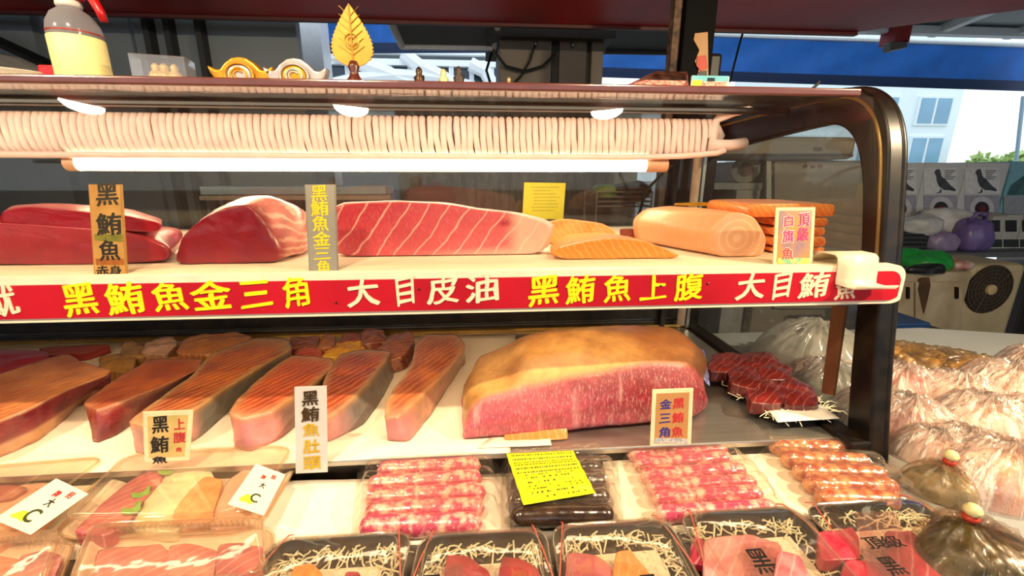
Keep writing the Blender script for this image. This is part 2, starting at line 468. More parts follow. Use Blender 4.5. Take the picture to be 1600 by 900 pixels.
# ------------------------------------------------------------------ outside: awnings, buildings, trees
def awning(name, label, px0, px1, Y0, Y1, yt0, yt1, yb0, yb1):
    A, B, C_, D = PY(px0, yt0, Y0), PY(px1, yt1, Y1), PY(px0, yb0, Y0), PY(px1, yb1, Y1)
    t = thing(name, label, 'awning', (C_ + D) / 2)
    def sheet(u, w):
        p = (A * (1 - u) + B * u) * (1 - w) + (C_ * (1 - u) + D * u) * w
        p = p + np.array([0, .05 * math.sin(u * 40 + 5 * w) * w * (1 - w) + .03 * math.sin(w * 3.1), 0]); return p
    MB().grid(sheet, 90, 10).build('canvas', mat('blue_canvas', '0a68c4', .6, vs=6, var=.12), t, smooth=True, solid=.006)
    h = (C_ - A) / np.linalg.norm(C_ - A)
    MB().prism([C_ - h * .10, D - h * .10, D + h * .02, C_ + h * .02], (0, -.012, 0)).build('hem', mat('navy_hem', '0c2c58', .6), t)
    MB().tube([A, B], .03, 8).build('rail', mat('white_paint', 'eef2f2'), t)
    return t
awning('canvas_awning', 'long blue canvas awning hanging behind the right end of the display case', 930, 1660, 6.2, 5.5, 48, 72, 118, 142)
awning('canvas_awning', 'short blue canvas awning behind the golden leaf ornament', 488, 790, 6.2, 6.2, 8, 8, 81, 80)

def box_building(name, label, p0, p1, Y, depth, ztop, wallm, rows, cols, win):
    A, B = PY(*p0, Y), PY(*p1, Y)
    t = thing(name, label, 'building', ((A[0] + B[0]) / 2, Y, 0))
    MB().box((A[0], Y, 0), (B[0], Y + depth, ztop)).build('wall', wallm, t)
    w = (B[0] - A[0]) / cols
    for i in range(cols):
        for r, z in enumerate(rows):
            x = A[0] + w * (i + .5)
            f = MB().box((x - w * .33, Y - .15, z - win), (x + w * .33, Y + .05, z + win)).build('window', mat('pale_frame', 'f2fcff', .5), t)
            pm = MB()
            for s in (-1, 1): pm.box((x + s * w * .155 - w * .13, Y - .18, z - win * .86), (x + s * w * .155 + w * .13, Y - .10, z + win * .86))
            pm.build('pane', mat('pale_pane', '86b2cc', .2, var=.1, vs=.5), f)
        MB().box((A[0] - .2 if i == 0 else x - w * .5, Y - .4, rows[0] - win * 1.9), (x + w * .5, Y, rows[0] - win * 1.5)).build('ledge', mat('pale_frame', 'dff2f4'), t)
    return t
box_building('apartment_building', 'pale apartment block with rows of windows beyond the blue awning', (1240, 200), (1492, 200), 30, 8, 11, mat('pale_wall', 'eefafc', .8, vs=.3, var=.04), (3.0, 5.6, 8.4), 3, .95)
# glazed building with white arches
Y = 20.0
A, B = PY(440, 100, Y), PY(800, 100, Y)
t = thing('glazed_hall', 'glazed building with white arched frames far behind the golden leaf', 'building', ((A[0] + B[0]) / 2, Y, 0))
MB().box((A[0], Y + .5, 0), (B[0], Y + 6, 6.2)).build('wall', mat('grey_facade', '70767c', .7, vs=.4), t)
ytop, ymid = PY(640, 84, Y)[2], PY(640, 98, Y)[2]
pn = MB(); mu = MB()
xs = [A[0] + (B[0] - A[0]) * k / 11 for k in range(12)]
for k in range(11):
    MB().box((xs[k] + .08, Y + .3, 3.2), (xs[k + 1] - .08, Y + .45, ymid)).build('window_pane', mat('blue_grey_glass', '33485a', .15, var=.3, vs=.8), t)
for x in xs: MB().box((x - .10, Y + .1, 3.0), (x + .10, Y + .35, ymid)).build('mullion', mat('white_frame', 'f4f8fa', .5, var=.03), t)
MB().box((A[0], Y, ymid - .1), (B[0], Y + .3, ymid + .14)).build('cross_beam', mat('white_frame', 'f4f8fa'), t)
MB().box((A[0], Y, ytop), (B[0], Y + .3, ytop + .6)).build('eaves', mat('white_frame', 'f4f8fa'), t)
for pts in ([(520, 84), (560, 98), (600, 112), (650, 134)], [(630, 84), (655, 103), (690, 120), (720, 140)], [(500, 138), (560, 124), (620, 119), (680, 122), (740, 138)], [(735, 100), (758, 112), (772, 138)]):
    MB().tube([PY(*q, Y - .2) for q in pts], .28, 8).build('arch', mat('white_frame', 'f4f8fa'), t)
for k, (px, py, r) in enumerate(((1540, 258, 1.0), (1592, 255, 1.1), (1650, 252, 1.3))):
    c = PY(px, py, 26)
    t = thing('tree', ['small pale green tree far off, left of three at the right edge', 'middle pale green tree far off at the right edge', 'tree partly cut by the right edge of the view'][k], 'tree', (c[0], 26, 0), 'trees far outside')
    crown = MB()
    for i in range(160):
        d = RNG.normal(size=3); d /= np.linalg.norm(d); q = c + d * r * RNG.uniform(.6, 1) * np.array([1, .8, .6])
        s = r * .16; crown.add([q + RNG.normal(size=3) * s for _ in range(4)], [(0, 1, 2), (0, 2, 3), (0, 3, 1)])
    crown.build('foliage', mat('pale_leaves', 'b8d080', .7, vs=1), t)
    MB().tube([(c[0], 26, 0), (c[0], 26, c[2])], .12, 6).build('trunk', mat('bark', '5b4632', .9), t)
t = tag(MB().tube([PY(1599, 150, 12), PY(1588, 250, 12), [PY(1588, 250, 12)[0] - .1, 12, 0]], .045, 8).build('street_pole', mat('grey_pole', '7f97a6', .4)), 'thin grey pole outside at the right edge under the awning', 'pole')

# brown cabinet-like column and hatches behind the case
p0, p1 = PY(780, 80, 2.4), PY(940, 80, 2.4)
BR = mat('brown_panel', '6b625a', .6, var=.1, vs=5)
t = thing('panelled_column', 'brown grey panelled column with dark seams behind the case', 'column', ((p0[0] + p1[0]) / 2, 2.4, 0))
xa, xb, xc, xd = p0[0], PY(866, 80, 2.4)[0], PY(918, 80, 2.4)[0], p1[0]
for x0, x1 in ((xa, xb - .02), (xb + .02, xc - .012), (xc + .012, xd)): MB().box((x0, 2.36, 0), (x1, 2.8, 2.7)).build('panel', BR, t, bevel=.004)
MB().box((xa + .01, 2.39, 0), (xd - .01, 2.78, 2.69)).build('core', mat('dark_seam', '2e2f31'), t)
MB().box((xa - .06, 2.30, PY(860, 58, 2.3)[2]), (xd + .04, 2.8, 2.75)).build('lintel', mat('dark_lintel', '3a3530', .6), t)
for q in ((836, 70), (894, 72)): MB().lathe([(.012, 0), (.012, .012), (.005, .02)], PY(*q, 2.36), 12, (0, -1, 0)).build('bolt', mat('steel', 'b8b8b4', .3, 1), t)
cb = [PY(*q, 2.34) for q in ((836, 70), (828, 95), (815, 118), (800, 135))]
tag(MB().tube(cb, .006, 6).build('hanging_cable', mat('black_rubber', '151515', .5)), 'black cable hanging straight down the brown column', 'cable')
cb = [PY(*q, 2.33) for q in ((770, 78), (790, 104), (820, 112), (848, 104), (868, 84))]
tag(MB().tube(cb, .008, 6).build('hanging_cable', mat('black_rubber', '151515', .5)), 'black cable drooping in a loop across the brown column', 'cable')
cb = [PY(*q, 2.6) for q in ((772, 34), (772, 70), (760, 110), (768, 136))]
tag(MB().tube(cb, .008, 6).build('hanging_cable', mat('black_rubber', '151515', .5)), 'knotted black cable dangling at the right of the arched building', 'cable')
cb = [PY(1166, 36, 3.0) * np.array([1, 1, 0]) + [0, 0, 3.0]] + [PY(*q, 3.0) for q in ((1164, 40), (1155, 70), (1146, 105), (1140, 128))]
tag(MB().tube(cb, .007, 6).build('hanging_cable', mat('black_rubber', '151515', .5)), 'thin black cable hanging in front of the long blue awning', 'cable')
# flip-up hatches
def hatch(label, quad, Y0, Y1, pm, fm):
    P = [PY(*quad[0], Y1), PY(*quad[1], Y1), PY(*quad[2], Y0), PY(*quad[3], Y0)]
    t = thing('hatch', label, 'hatch', P[3])
    MB().prism(P, (0, .0, .03)).build('board', pm, t)
    for i in range(4): MB().tube([P[i], P[(i + 1) % 4]], .018, 6).build('frame_bar', fm, t)
hatch('grey tilted hatch with a white frame under the canopy, left of the brown column', [(600, 12), (782, 14), (772, 74), (628, 72)], 2.5, 2.15, mat('grey_board', '5f6163', .5, vs=6), mat('white_paint', 'eef2f2'))
hatch('dark tilted hatch right of the brown column', [(955, 20), (1062, 20), (1058, 82), (942, 80)], 2.9, 2.4, mat('dark_board', '3d3d3f', .5, vs=6), mat('dark_frame', '4a4a4a', .5))
# black pole with stickers at the right
q0 = PY(1091, 70, 1.6)
t = thing('square_pole', 'black square pole with a torn sticker, standing behind the case top', 'pole', (q0[0], 1.6, 0))
w = .055
MB().box((q0[0] - w, 1.6, 0), (q0[0] + w, 1.7, 2.0)).build('post', mat('matt_black_metal', '0c0c0d', .7, spec=.12), t, bevel=.004)
MB().box((q0[0] - w - .03, 1.62, 1.2), (q0[0] - w - .004, 1.66, 2.0)).build('rusty_strip', mat('rust', '2a1d16', .7, col2='8a6a50', vs=25), t)
sx = q0[0] + .012
st = MB()
pts = [(1086, 52), (1106, 50), (1107, 128), (1088, 128), (1092, 108), (1086, 96), (1093, 78), (1084, 62)]
st = MB().prism([PY(*q, 1.596) for q in pts], (0, .003, 0)).build('sticker', mat('sticker_tan', 'c9975c', .5, vs=12), t)
MB().prism([PY(*q, 1.593) for q in ((1090, 88), (1103, 86), (1106, 106), (1096, 112), (1088, 102))], (0, .003, 0)).build('sticker_patch', mat('sticker_red', 'd2452a', .5, vs=20), st)
MB().prism([PY(*q, 1.593) for q in ((1092, 112), (1104, 110), (1105, 124), (1093, 126))], (0, .003, 0)).build('sticker_patch', mat('sticker_dark', '31423c', .5, vs=20), st)
q = PY(1119, 105, 1.9)
tag(MB().box((q0[0] + w - .001, 1.62, PY(1119, 130, 1.62)[2]), (q0[0] + w + .05, 1.69, PY(1119, 82, 1.62)[2])).build('speaker_box', mat('black_plastic', '111113', .45), bevel=.012), 'small black box beside the square pole', 'box')
q = PY(1399, 55, 5.0)
t = thing('awning_bracket', 'red bracket with a grey clamp on the edge of the blue awning', 'bracket', q)
MB().obox(q, (.09, 0, 0), (0, .1, 0), (.0, 0, .10)).build('bracket_block', mat('red_paint', '9c2420', .5), t, bevel=.01)
MB().obox(PY(1398, 72, 4.95), (.10, 0, .02), (0, .05, 0), (-.01, 0, .045)).build('clamp', mat('grey_cast', '6f6a62', .5), t, bevel=.015)

# ================================================================== COUNTER AND DISPLAY CASE
STEEL = mat('brushed_steel', 'b9b6ae', .32, .85, var=.08, vs=8, stretch=(1, 12, 1))
BLACK = mat('black_enamel', '0a0909', .36, coat=.0, spec=.35, var=.3, vs=40, col2='221a12')
BROWNRED = mat('brown_red_trim', '6a3a34', .25, coat=.5, var=.1)
WHITE = mat('cream_white', 'f4efe4', .4, var=.04)
t = thing('front_counter', 'grey topped shop counter running along the front of the display case', 'counter', (-.4, .55, 0))
MB().box((-1.5, .22, ZC - .03), (.712, .60, ZC)).build('counter_top', mat('counter_grey', '8d8880', .4, .2, vs=20), t, bevel=.004)
MB().box((-1.45, .26, 0), (.70, 1.25, .86)).build('counter_body', mat('counter_body', 'b5b0a6', .6), t)
CASE = thing('display_case', 'two tier glass display case with black frame and red lettered shelf edge', 'display case', (-.2, .9, .86))
X0, X1 = -1.35, .635
MB().box((X0, .612, .86), (.662, 1.20, .955)).build('base', BLACK, CASE, bevel=.003)
MB().box((X0, .606, .955), (.60, 1.20, ZD)).build('deck', STEEL, CASE, bevel=.002)
MB().box((.60, .575, .945), (.638, 1.2, .975)).build('side_rail', BLACK, CASE, bevel=.003)
MB().box((X0, 1.165, .955), (.60, 1.2, .985)).build('rear_sill', BLACK, CASE, bevel=.003)
MB().box((X0, 1.155, .967), (.60, 1.165, .975)).build('rear_runner', mat('brass', 'b08c4a', .3, .9), CASE)
MB().box((X0, 1.165, .992), (.55, 1.175, 1.02)).build('rear_track', BLACK, CASE)
MB().box((X0, 1.17, .985), (.60, 1.176, 1.50)).build('rear_glass', glass('rear_glass', 'd8dcde', .03, .05, milk=.045, spots=.18, milkcol='cfcac0'), CASE)
# shelf
MB().box((X0, .612, 1.246), (X1, 1.16, ZS - .002)).build('shelf_board', WHITE, CASE, bevel=.001)
# red sign strip along the shelf edge: flat bar with a rounded right end
YS = .604
zt, zb_ = 1.262, 1.209
xr = .652
def signprof(x0, xr, zb, zt, r, k=8):
    p = [(x0, zb), (xr - r * .6, zb)]
    for i in range(1, k): a = -math.pi / 2 + i / k * math.pi / 2; p.append((xr - r + r * math.cos(a), zb + r * .4 + r * .4 * math.sin(a)))
    p += [(xr, zb + r * .4), (xr, zt - r)]
    for i in range(1, k + 1): a = i / k * math.pi / 2; p.append((xr - r + r * math.cos(a), zt - r + r * math.sin(a)))
    return p + [(x0, zt)]
SIGN = MB().prism([(x, YS - .004, z) for x, z in signprof(X0, xr, zb_ - .004, zt + .004, .02)], (0, .018, 0)).build('sign_backing', mat('cream_edge', 'efe3c8', .4, var=.06), CASE)
tag(SIGN, 'cream edged strip under the red lettering')
RED = mat('sign_red', 'c01528', .35, coat=.3, var=.14, vs=7, col2='a80f22')
red = MB().prism([(x, YS - .006, z) for x, z in signprof(X0 + .01, xr - .008, zb_ + .002, zt - .005, .018)], (0, .006, 0)).build('red_strip', RED, SIGN)
YEL = mat('sign_yellow', 'ffe512', .45, var=.06); CRM = mat('sign_cream', 'f3e2c2', .45, var=.08)
right = np.array([1, 0, 0.]); up = np.array([0, 0, 1.])
def phrase(chars, m, hh=.046):
    mb = MB()
    for ch, px, py, wpx, hpx in chars:
        p = PY(px, py, YS - .0064)
        k = p[1] * FW[1] + (p[0]) * FW[0] + (p[2] - 1.4) * FW[2]
        put(mb, ch, p, right, up, wpx * k / F_PX, hpx * k / F_PX, bold=.022, thick=.0012, slant=.10, wob=.06)
    o = mb.build('lettering', m, SIGN); return o
phrase([('黑', 125, 468, 50, 50), ('鮪', 195, 466, 54, 50), ('魚', 265, 463, 50, 46), ('金', 330, 461, 58, 46), ('三', 400, 459, 46, 42), ('角', 462, 456, 38, 48)], YEL)
phrase([('大', 567, 456, 48, 46), ('目', 633, 454, 26, 44), ('皮', 692, 453, 46, 44), ('油', 752, 451, 48, 44)], CRM)
phrase([('黑', 850, 454, 48, 46), ('鮪', 907, 452, 44, 44), ('魚', 965, 450, 42, 44), ('上', 1022, 449, 42, 38), ('腹', 1076, 448, 44, 42)], YEL)
phrase([('大', 1173, 447, 44, 42), ('目', 1222, 446, 26, 40), ('鮪', 1272, 445, 46, 40), ('魚', 1322, 452, 34, 32)], CRM)
phrase([('魷', 2, 470, 44, 48)], CRM)
# screws in the strip
for px, py in ((525, 473), (655, 452), (870, 447), (1032, 446), (1106, 443)):
    q = PY(px, py, YS - .006); MB().lathe([(.0018, 0), (.0016, .0012), (.0006, .0018)], q, 8, (0, -1, 0)).build('screw', mat('dark_steel', '3a2a28', .3, .8), SIGN)
# top pane, trim and frame
MB().box((X0, .70, 1.522), (.604, 1.20, 1.528)).build('top_glass', glass('top_glass', 'e8e2d2', .10, .34, amp=.65, p=2.6, bump=.25, bs=9, stretch=(1, 3, 1), bd=.003), CASE)
MB().box((X0, .692, 1.517), (.604, .702, 1.529)).build('top_trim', BROWNRED, CASE, bevel=.003, seg=3)
MB().box((X0, .845, 1.510), (.60, .865, 1.521)).build('top_bar', BLACK, CASE, bevel=.003)
outer = [(.568, .940), (.594, 1.07), (.62, 1.24), (.648, 1.40), (.660, 1.455), (.682, 1.500), (.715, 1.530), (.755, 1.543), (.80, 1.545), (.95, 1.543), (1.20, 1.538)]
inner = [(.622, .960), (.640, 1.07), (.662, 1.24), (.688, 1.37), (.703, 1.415), (.722, 1.452), (.748, 1.476), (.784, 1.487), (.82, 1.486), (.95, 1.476), (1.20, 1.452)]
def cut(p, k=2):
    for _ in range(k):
        q = [p[0]]
        for a, b_ in zip(p, p[1:]): q += [(a[0] * .75 + b_[0] * .25, a[1] * .75 + b_[1] * .25), (a[0] * .25 + b_[0] * .75, a[1] * .25 + b_[1] * .75)]
        p = q + [p[-1]]
    return p
outer, inner = cut(outer), cut(inner)
def framebar(xa, xb, outer, inner):
    mb = MB(); k = len(outer)
    V = [(xa, *p) for p in outer] + [(xb, *p) for p in outer] + [(xb, *p) for p in inner] + [(xa, *p) for p in inner]
    Fs = []
    for i in range(k - 1):
        for j in range(4): Fs.append((j * k + i, j * k + i + 1, ((j + 1) % 4) * k + i + 1, ((j + 1) % 4) * k + i))
    Fs += [(0, k, 2 * k, 3 * k), (k - 1, 4 * k - 1, 3 * k - 1, 2 * k - 1)]
    return mb.add(V, Fs)
FR = framebar(.634, .660, outer, inner).build('side_frame', BLACK, CASE, bevel=.004, seg=3, auto=50)
# worn outer lip and a gold strip standing in for light reflected inside it
lip = [(y - .004, z + .002) for y, z in outer]
MB().tube([(.662, y + .004, z - .003) for y, z in outer], .006, 8).build('frame_lip', BLACK, FR, smooth=True)
MB().tube([(.6335, (a[0] * .75 + b_[0] * .25), (a[1] * .75 + b_[1] * .25)) for a, b_ in zip(outer[9:], inner[9:])], .003, 6).build('gold_glint', mat('glint_gold', '8a6d3c', .35, .5), FR, smooth=True)
MB().box((.600, 1.15, .96), (.634, 1.19, 1.535)).build('rear_post', BLACK, CASE, bevel=.003)
MB().box((.592, 1.140, .97), (.600, 1.15, 1.50)).build('rear_post_edge', STEEL, CASE)
MB().box((.520, 1.150, .97), (.532, 1.166, 1.50)).build('rear_stile', BLACK, CASE)
# side pane
side = [(.645, y, z) for y, z in inner] + [(.645, 1.20, .97)]
MB().prism(side, (.004, 0, 0)).build('side_glass', glass('side_glass', 'e4e8ea', .02, .05, milk=.03, spots=.16, milkcol='d8dde0', amp=.5), CASE)
# sloping upper front pane
MB().prism([(X0, .622, 1.262), (X0, .698, 1.518), (.63, .698, 1.518), (.63, .622, 1.262)], (0, .004, .0012)).build('front_glass', glass('front_glass', 'f6f5f0', .012, .035, amp=.5), CASE)
# steel divider strip at the right of the lower tier
MB().prism([PX(1300, 478, .612), PX(1322, 478, .612), PX(1302, 618, .612), PX(1283, 614, .612)], (.004, 0, 0)).build('side_stile', mat('bronze_strip', '8a6247', .35, .7), CASE)

# ------------------------------------------------------------------ tube lamp and frosted coil
t = thing('fluorescent_tube', 'glowing fluorescent tube below the frosted coil', 'lamp', (-.18, .92, 1.40))
ax0, ax1 = PY(125, 258, .92), PY(1008, 258, .92)
zt_ = 1.4165
MB().tube([(ax0[0], .92, zt_), (ax1[0], .92, zt_)], .0135, 16).build('tube', mat('tube_glow', 'fff4dd', .4, emit=('ffe9c4', 20.0)), t, smooth=True)
for x0, x1 in ((ax1[0], ax1[0] + .045), (ax0[0] - .02, ax0[0])): MB().tube([(x0, .92, zt_), (x1, .92, zt_)], .0145, 16).build('end_cap', mat('tube_cap', 'd8a884', .45), t, auto=40)
MB().tube([(ax1[0] + .045, .92, zt_), (ax1[0] + .07, .94, zt_ + .005), (ax1[0] + .08, 1.0, zt_ - .01), (ax1[0] + .075, 1.1, zt_ - .06), (ax1[0] + .075, 1.14, 1.28)], .004, 6).build('lead', mat('black_rubber', '151515'), t, smooth=True)
n = N('frost')
v = n.coords()
c = n.mix(n.noise(v, 25, 4), 'f8e2da', 'e4c4ba')
FROST = n.done(n.bsdf(c, .75, 0, 0, .3, n.bump(n.noise(v, 420, 3), .6, .0015)))
xe = .478; pitch = .0129; nl = int((xe + 1.2) / pitch)
path = []
za, zb2 = 1.437, 1.502; ya, yb = .905, .955
for i in range(nl):
    xb = xe - i * pitch; jit = RNG.uniform(-.0012, .0012)
    for k in range(16):
        a = 2 * math.pi * k / 16
        yy = (ya + yb) / 2 - (yb - ya) / 2 * math.cos(a)
        zz = (za + zb2) / 2 + (zb2 - za) / 2 * math.sin(a) + (0.010 * math.copysign(1, math.sin(a)) if abs(math.cos(a)) < .95 and abs(math.sin(a)) > .1 else 0)
        xx = xb - pitch * max(0, (k - 8)) / 8 + jit + .0008 * math.sin(zz * 90 + i)
        path.append((xx, yy, min(max(zz, za), zb2)))
t = thing('cooling_coil', 'long frosted pipe coil hanging along the top of the case', 'cooling coil', (-.3, .93, 1.43))
MB().tube(path, .0062, 8).build('coil_pipe', FROST, t, smooth=True)
MB().tube([(-1.3, .90, 1.431), (.30, .90, 1.431), (.42, .90, 1.434), (.49, .895, 1.44), (.505, .89, 1.446)], .0058, 8).build('return_pipe', FROST, t, smooth=True)
MB().tube([(xe + .004, .905, 1.44), (xe + .006, .903, 1.50), (xe + .015, .91, 1.508), (xe + .03, .88, 1.517), (xe + .045, .85, 1.520)], .0085, 8).build('feed_pipe', FROST, t, smooth=True)
MB().tube([(xe + .002, .92, 1.475), (xe + .018, .92, 1.487), (xe + .03, .93, 1.478), (xe + .025, .94, 1.455)], .013, 10).build('frost_lump', FROST, t, smooth=True)
MB().tube([(xe, .90, 1.456), (xe + .04, .90, 1.456), (xe + .075, .905, 1.461)], .011, 10).build('frosted_elbow', FROST, t, smooth=True)
MB().tube([(.575, 1.14, .98), (.575, 1.14, 1.44), (.56, 1.10, 1.47)], .011, 10).build('riser_pipe', mat('pinkish_pipe', 'd6bda8', .5), t, smooth=True)

# white liner sheets
def sheet(name, label, quad, z, m, amp=.0012, cat='paper sheet', nu=24, nv=12, sd=1, solid=.0006):
    P = [PZ(x, y, z) if len(q) == 2 else np.array(q) for q in quad for x, y in [q[:2]]]
    def fn(u, w):
        p = (P[0] * (1 - u) + P[1] * u) * (1 - w) + (P[3] * (1 - u) + P[2] * u) * w
        p = p.copy(); p[2] += abs(fbm((p[0], p[1], 0), 14, sd)) * amp; return p
    return tag(MB().grid(fn, nu, nv).build(name, m, smooth=True, solid=solid), label, cat)
PAPER = mat('cream_paper', 'f3e8d2', .7, var=.06, vs=10, bump=.1, bs=30)
sheet('shelf_liner', 'cream paper liner under the fish on the upper shelf', [(-1.3, .63, ZS - .001), (.60, .63, ZS - .001), (.60, 1.15, ZS - .001), (-1.3, 1.15, ZS - .001)], ZS, PAPER, .0008)
sheet('deck_liner', 'cream paper liner under the long belly strips on the lower deck', [(-1.3, .604, ZD + .0008), (.045, .604, ZD + .0008), (.10, 1.14, ZD + .0008), (-1.3, 1.14, ZD + .0008)], ZD, PAPER, .002, sd=4)
# ================================================================== FISH ON THE UPPER SHELF
UP_GRP = None
def ring(pts, Y):
    """control ring on the upright plane at depth Y; 'b' = standing on the shelf"""
    o = []
    for p in pts:
        if p[1] == 'b': q = PY(p[0], 400, Y); o.append((q[0], Y, ZS + .0012))
        else: q = PY(p[0], p[1], p[2] if len(p) > 2 else Y); o.append(tuple(q))
    return o
TUNA = meat('tuna_red', 'e8a0a0', 'streak', 18, stretch=(1, 1, 6), thick=(.58, .75), amount=.45, rot=(0, .5, 0), rough=.28, coat=.4)
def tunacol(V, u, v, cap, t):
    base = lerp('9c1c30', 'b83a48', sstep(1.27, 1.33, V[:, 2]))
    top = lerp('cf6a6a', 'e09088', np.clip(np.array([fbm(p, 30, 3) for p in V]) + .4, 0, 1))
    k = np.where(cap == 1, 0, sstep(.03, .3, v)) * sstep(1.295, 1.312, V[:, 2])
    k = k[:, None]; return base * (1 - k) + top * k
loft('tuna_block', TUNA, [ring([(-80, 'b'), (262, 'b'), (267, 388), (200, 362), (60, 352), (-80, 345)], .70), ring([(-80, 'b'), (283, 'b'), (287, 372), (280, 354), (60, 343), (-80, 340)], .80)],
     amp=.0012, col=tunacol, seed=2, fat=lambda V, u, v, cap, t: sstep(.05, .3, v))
TB = COL.objects['tuna_block']
tag(TB, 'long dark red tuna block at the left of the upper shelf, under a thinner slab', 'fish')
loft('tuna_slab', TUNA, [ring([(-2, 354), (200, 361), (246, 363), (256, 350), (200, 338), (140, 332), (45, 322), (2, 330)], .703), ring([(2, 346), (200, 352), (250, 350), (254, 342), (200, 325), (90, 317), (20, 320), (6, 330)], .80)],
     amp=.001, seed=3, col=lambda V, u, v, cap, t: (lambda k: lerp('a8162c', 'd87a78', k))(np.where(cap == 1, 0, sstep(.05, .35, v)) * sstep(1.30, 1.318, V[:, 2])), fat=lambda V, u, v, cap, t: sstep(.05, .3, v))
tag(COL.objects['tuna_slab'], 'red tuna slab lying on top of the dark tuna block at the left', 'fish')
CH = meat('tuna_chunk', 'f6cdbc', 'bands', 30, rot=(.2, .9, .3), dist=5, thick=(.55, .95), amount=.6, rough=.28, coat=.4)
loft('tuna_chunk', CH, [ring([(269, 'b'), (350, 'b'), (431, 'b'), (433, 392), (415, 362), (390, 318), (345, 328), (322, 338), (300, 353), (279, 382)], .69),
                        ring([(285, 'b'), (400, 'b'), (482, 'b'), (484, 360), (470, 322), (420, 304), (385, 305), (345, 322), (310, 348), (290, 380)], .755),
                        ring([(320, 'b'), (420, 'b'), (495, 'b'), (494, 365), (480, 330), (430, 308), (390, 309), (350, 330), (330, 350), (322, 380)], .84)],
     amp=.002, seed=5, col=lambda V, u, v, cap, t: lerp('8e1428', 'e3948c', np.where(cap == 1, 0, sstep(.02, .22, v) * .9) * (0.6 + .5 * np.clip(np.array([fbm(p, 45, 8) for p in V]) + .5, 0, 1))),
     fat=lambda V, u, v, cap, t: np.where(cap == 1, 0, sstep(.03, .2, v)))
tag(COL.objects['tuna_chunk'], 'thick tuna chunk with a dark cut face, left of the silver card', 'fish')
# fatty belly slab with white sinew lines
BEL = meat('tuna_belly', 'f7d6c8', 'bands', 11.5, rot=(0, -.62, 0), dist=3.2, thick=(.955, 1.0), amount=.55, marble=.12, ms=420, mst=(1, 1, .4), rough=.3, coat=.4, var=.14)
def belcol(V, u, v, cap, t):
    x = V[:, 0]; z = V[:, 2]
    a, b_ = -.24, .075
    k = (x - a) / (b_ - a)
    c = lerp('c43448', 'dd6470', sstep(.0, .9, k) * .8 + .2 * sstep(1.34, 1.28, z))
    pale = np.maximum(sstep(1.290, 1.268, z + .012 * np.sin(k * 3)) * sstep(.25, .8, k), sstep(.90, .99, k))
    c = c * (1 - pale[:, None]) + np.array(lin('f0b9ac')) * pale[:, None]
    top = sstep(.02, .25, v) * (cap != 1); c = c * (1 - top[:, None] * .7) + np.array(lin('f0b4a8')) * top[:, None] * .7
    d = np.exp(-(((x - .046) / .010) ** 2 + ((z - 1.318) / .0055) ** 2)); c = c * (1 - d[:, None]) + np.array(lin('a81c34')) * d[:, None]
    return c
loft('tuna_belly', BEL, [ring([(520, 'b'), (650, 'b'), (760, 'b'), (832, 'b'), (850, 390), (864, 356), (846, 344), (800, 333), (745, 328), (700, 319), (620, 315), (520, 318)], .735),
                         ring([(520, 'b'), (650, 'b'), (760, 'b'), (840, 'b'), (858, 385), (868, 352), (850, 341), (800, 330), (745, 325), (700, 316), (620, 313), (520, 316)], .765)],
     amp=.001, nscale=25, seed=6, col=belcol, sm=2, capn=16, fat=lambda V, u, v, cap, t: np.where(cap == 1, 1, .3))
tag(COL.objects['tuna_belly'], 'long pink tuna belly slab with white sinew lines on the upper shelf', 'fish')
SAL = meat('salmon', 'ffd9a8', 'bands', 34, rot=(0, .7, .3), dist=4.5, thick=(.80, 1.0), amount=.24, rough=.3, coat=.4, var=.14)
loft('salmon_fillet', SAL, [ring([(848, 'b'), (972, 'b'), (962, 362), (946, 351), (880, 343), (850, 349)], .84), ring([(850, 'b'), (960, 'b'), (955, 356), (940, 348), (885, 341), (852, 346)], .90)],
     amp=.0012, seed=8, col=lambda V, u, v, cap, t: lerp('ee8a3c', 'f6b070', np.clip(np.array([fbm(p, 35, 3) for p in V]) + .4, 0, 1)))
tag(COL.objects['salmon_fillet'], 'salmon piece lying behind the tapered salmon fillet', 'fish')
loft('salmon_tail_fillet', SAL, [ring([(880, 'b'), (970, 'b'), (1060, 'b'), (1061, 397), (1012, 379), (960, 372), (915, 378), (880, 388), (856, 396)], .685),
                            ring([(862, 'b'), (960, 'b'), (1045, 'b'), (1040, 390), (1000, 373), (960, 367), (915, 368), (880, 372), (858, 384)], .755),
                            ring([(862, 'b'), (960, 'b'), (1010, 'b'), (1008, 383), (985, 370), (950, 364), (915, 363), (885, 366), (868, 376)], .80)],
     amp=.0012, seed=9, col=lambda V, u, v, cap, t: lerp('f08f35', 'f4a655', sstep(.0, .3, v)))
tag(COL.objects['salmon_tail_fillet'], 'bright orange salmon fillet tapering to the right, in front on the upper shelf', 'fish')
MAR = meat('marlin', 'f9d9bd', 'rings', 26, dist=1.2, thick=(.6, 1.0), amount=.35, rough=.35, coat=.3, var=.1)
fc = PY(1150, 372, .69)
loft('marlin_chunk', MAR, [ring([(990, 'b'), (1040, 'b'), (1092, 'b'), (1098, 355), (1088, 328), (1050, 321), (1008, 326), (988, 343)], .86),
                           ring([(1050, 'b'), (1090, 'b'), (1150, 'b'), (1158, 362), (1135, 332), (1100, 324), (1062, 330), (1045, 352)], .77),
                           ring([(1120, 'b'), (1155, 'b'), (1192, 'b'), (1198, 372), (1180, 340), (1156, 331), (1130, 338), (1112, 366)], .69)],
     amp=.0008, nscale=18, seed=12, capn=10, dome=(.012, .004), loc=tuple(fc), col=lambda V, u, v, cap, t: lerp('f0a878', 'eeb290', np.where(cap == 2, 1, .2)), fat=lambda V, u, v, cap, t: np.where(cap == 2, 1.0, .12))
tag(COL.objects['marlin_chunk'], 'rounded pale orange fish chunk with ringed cut end beside the salmon stack', 'fish')
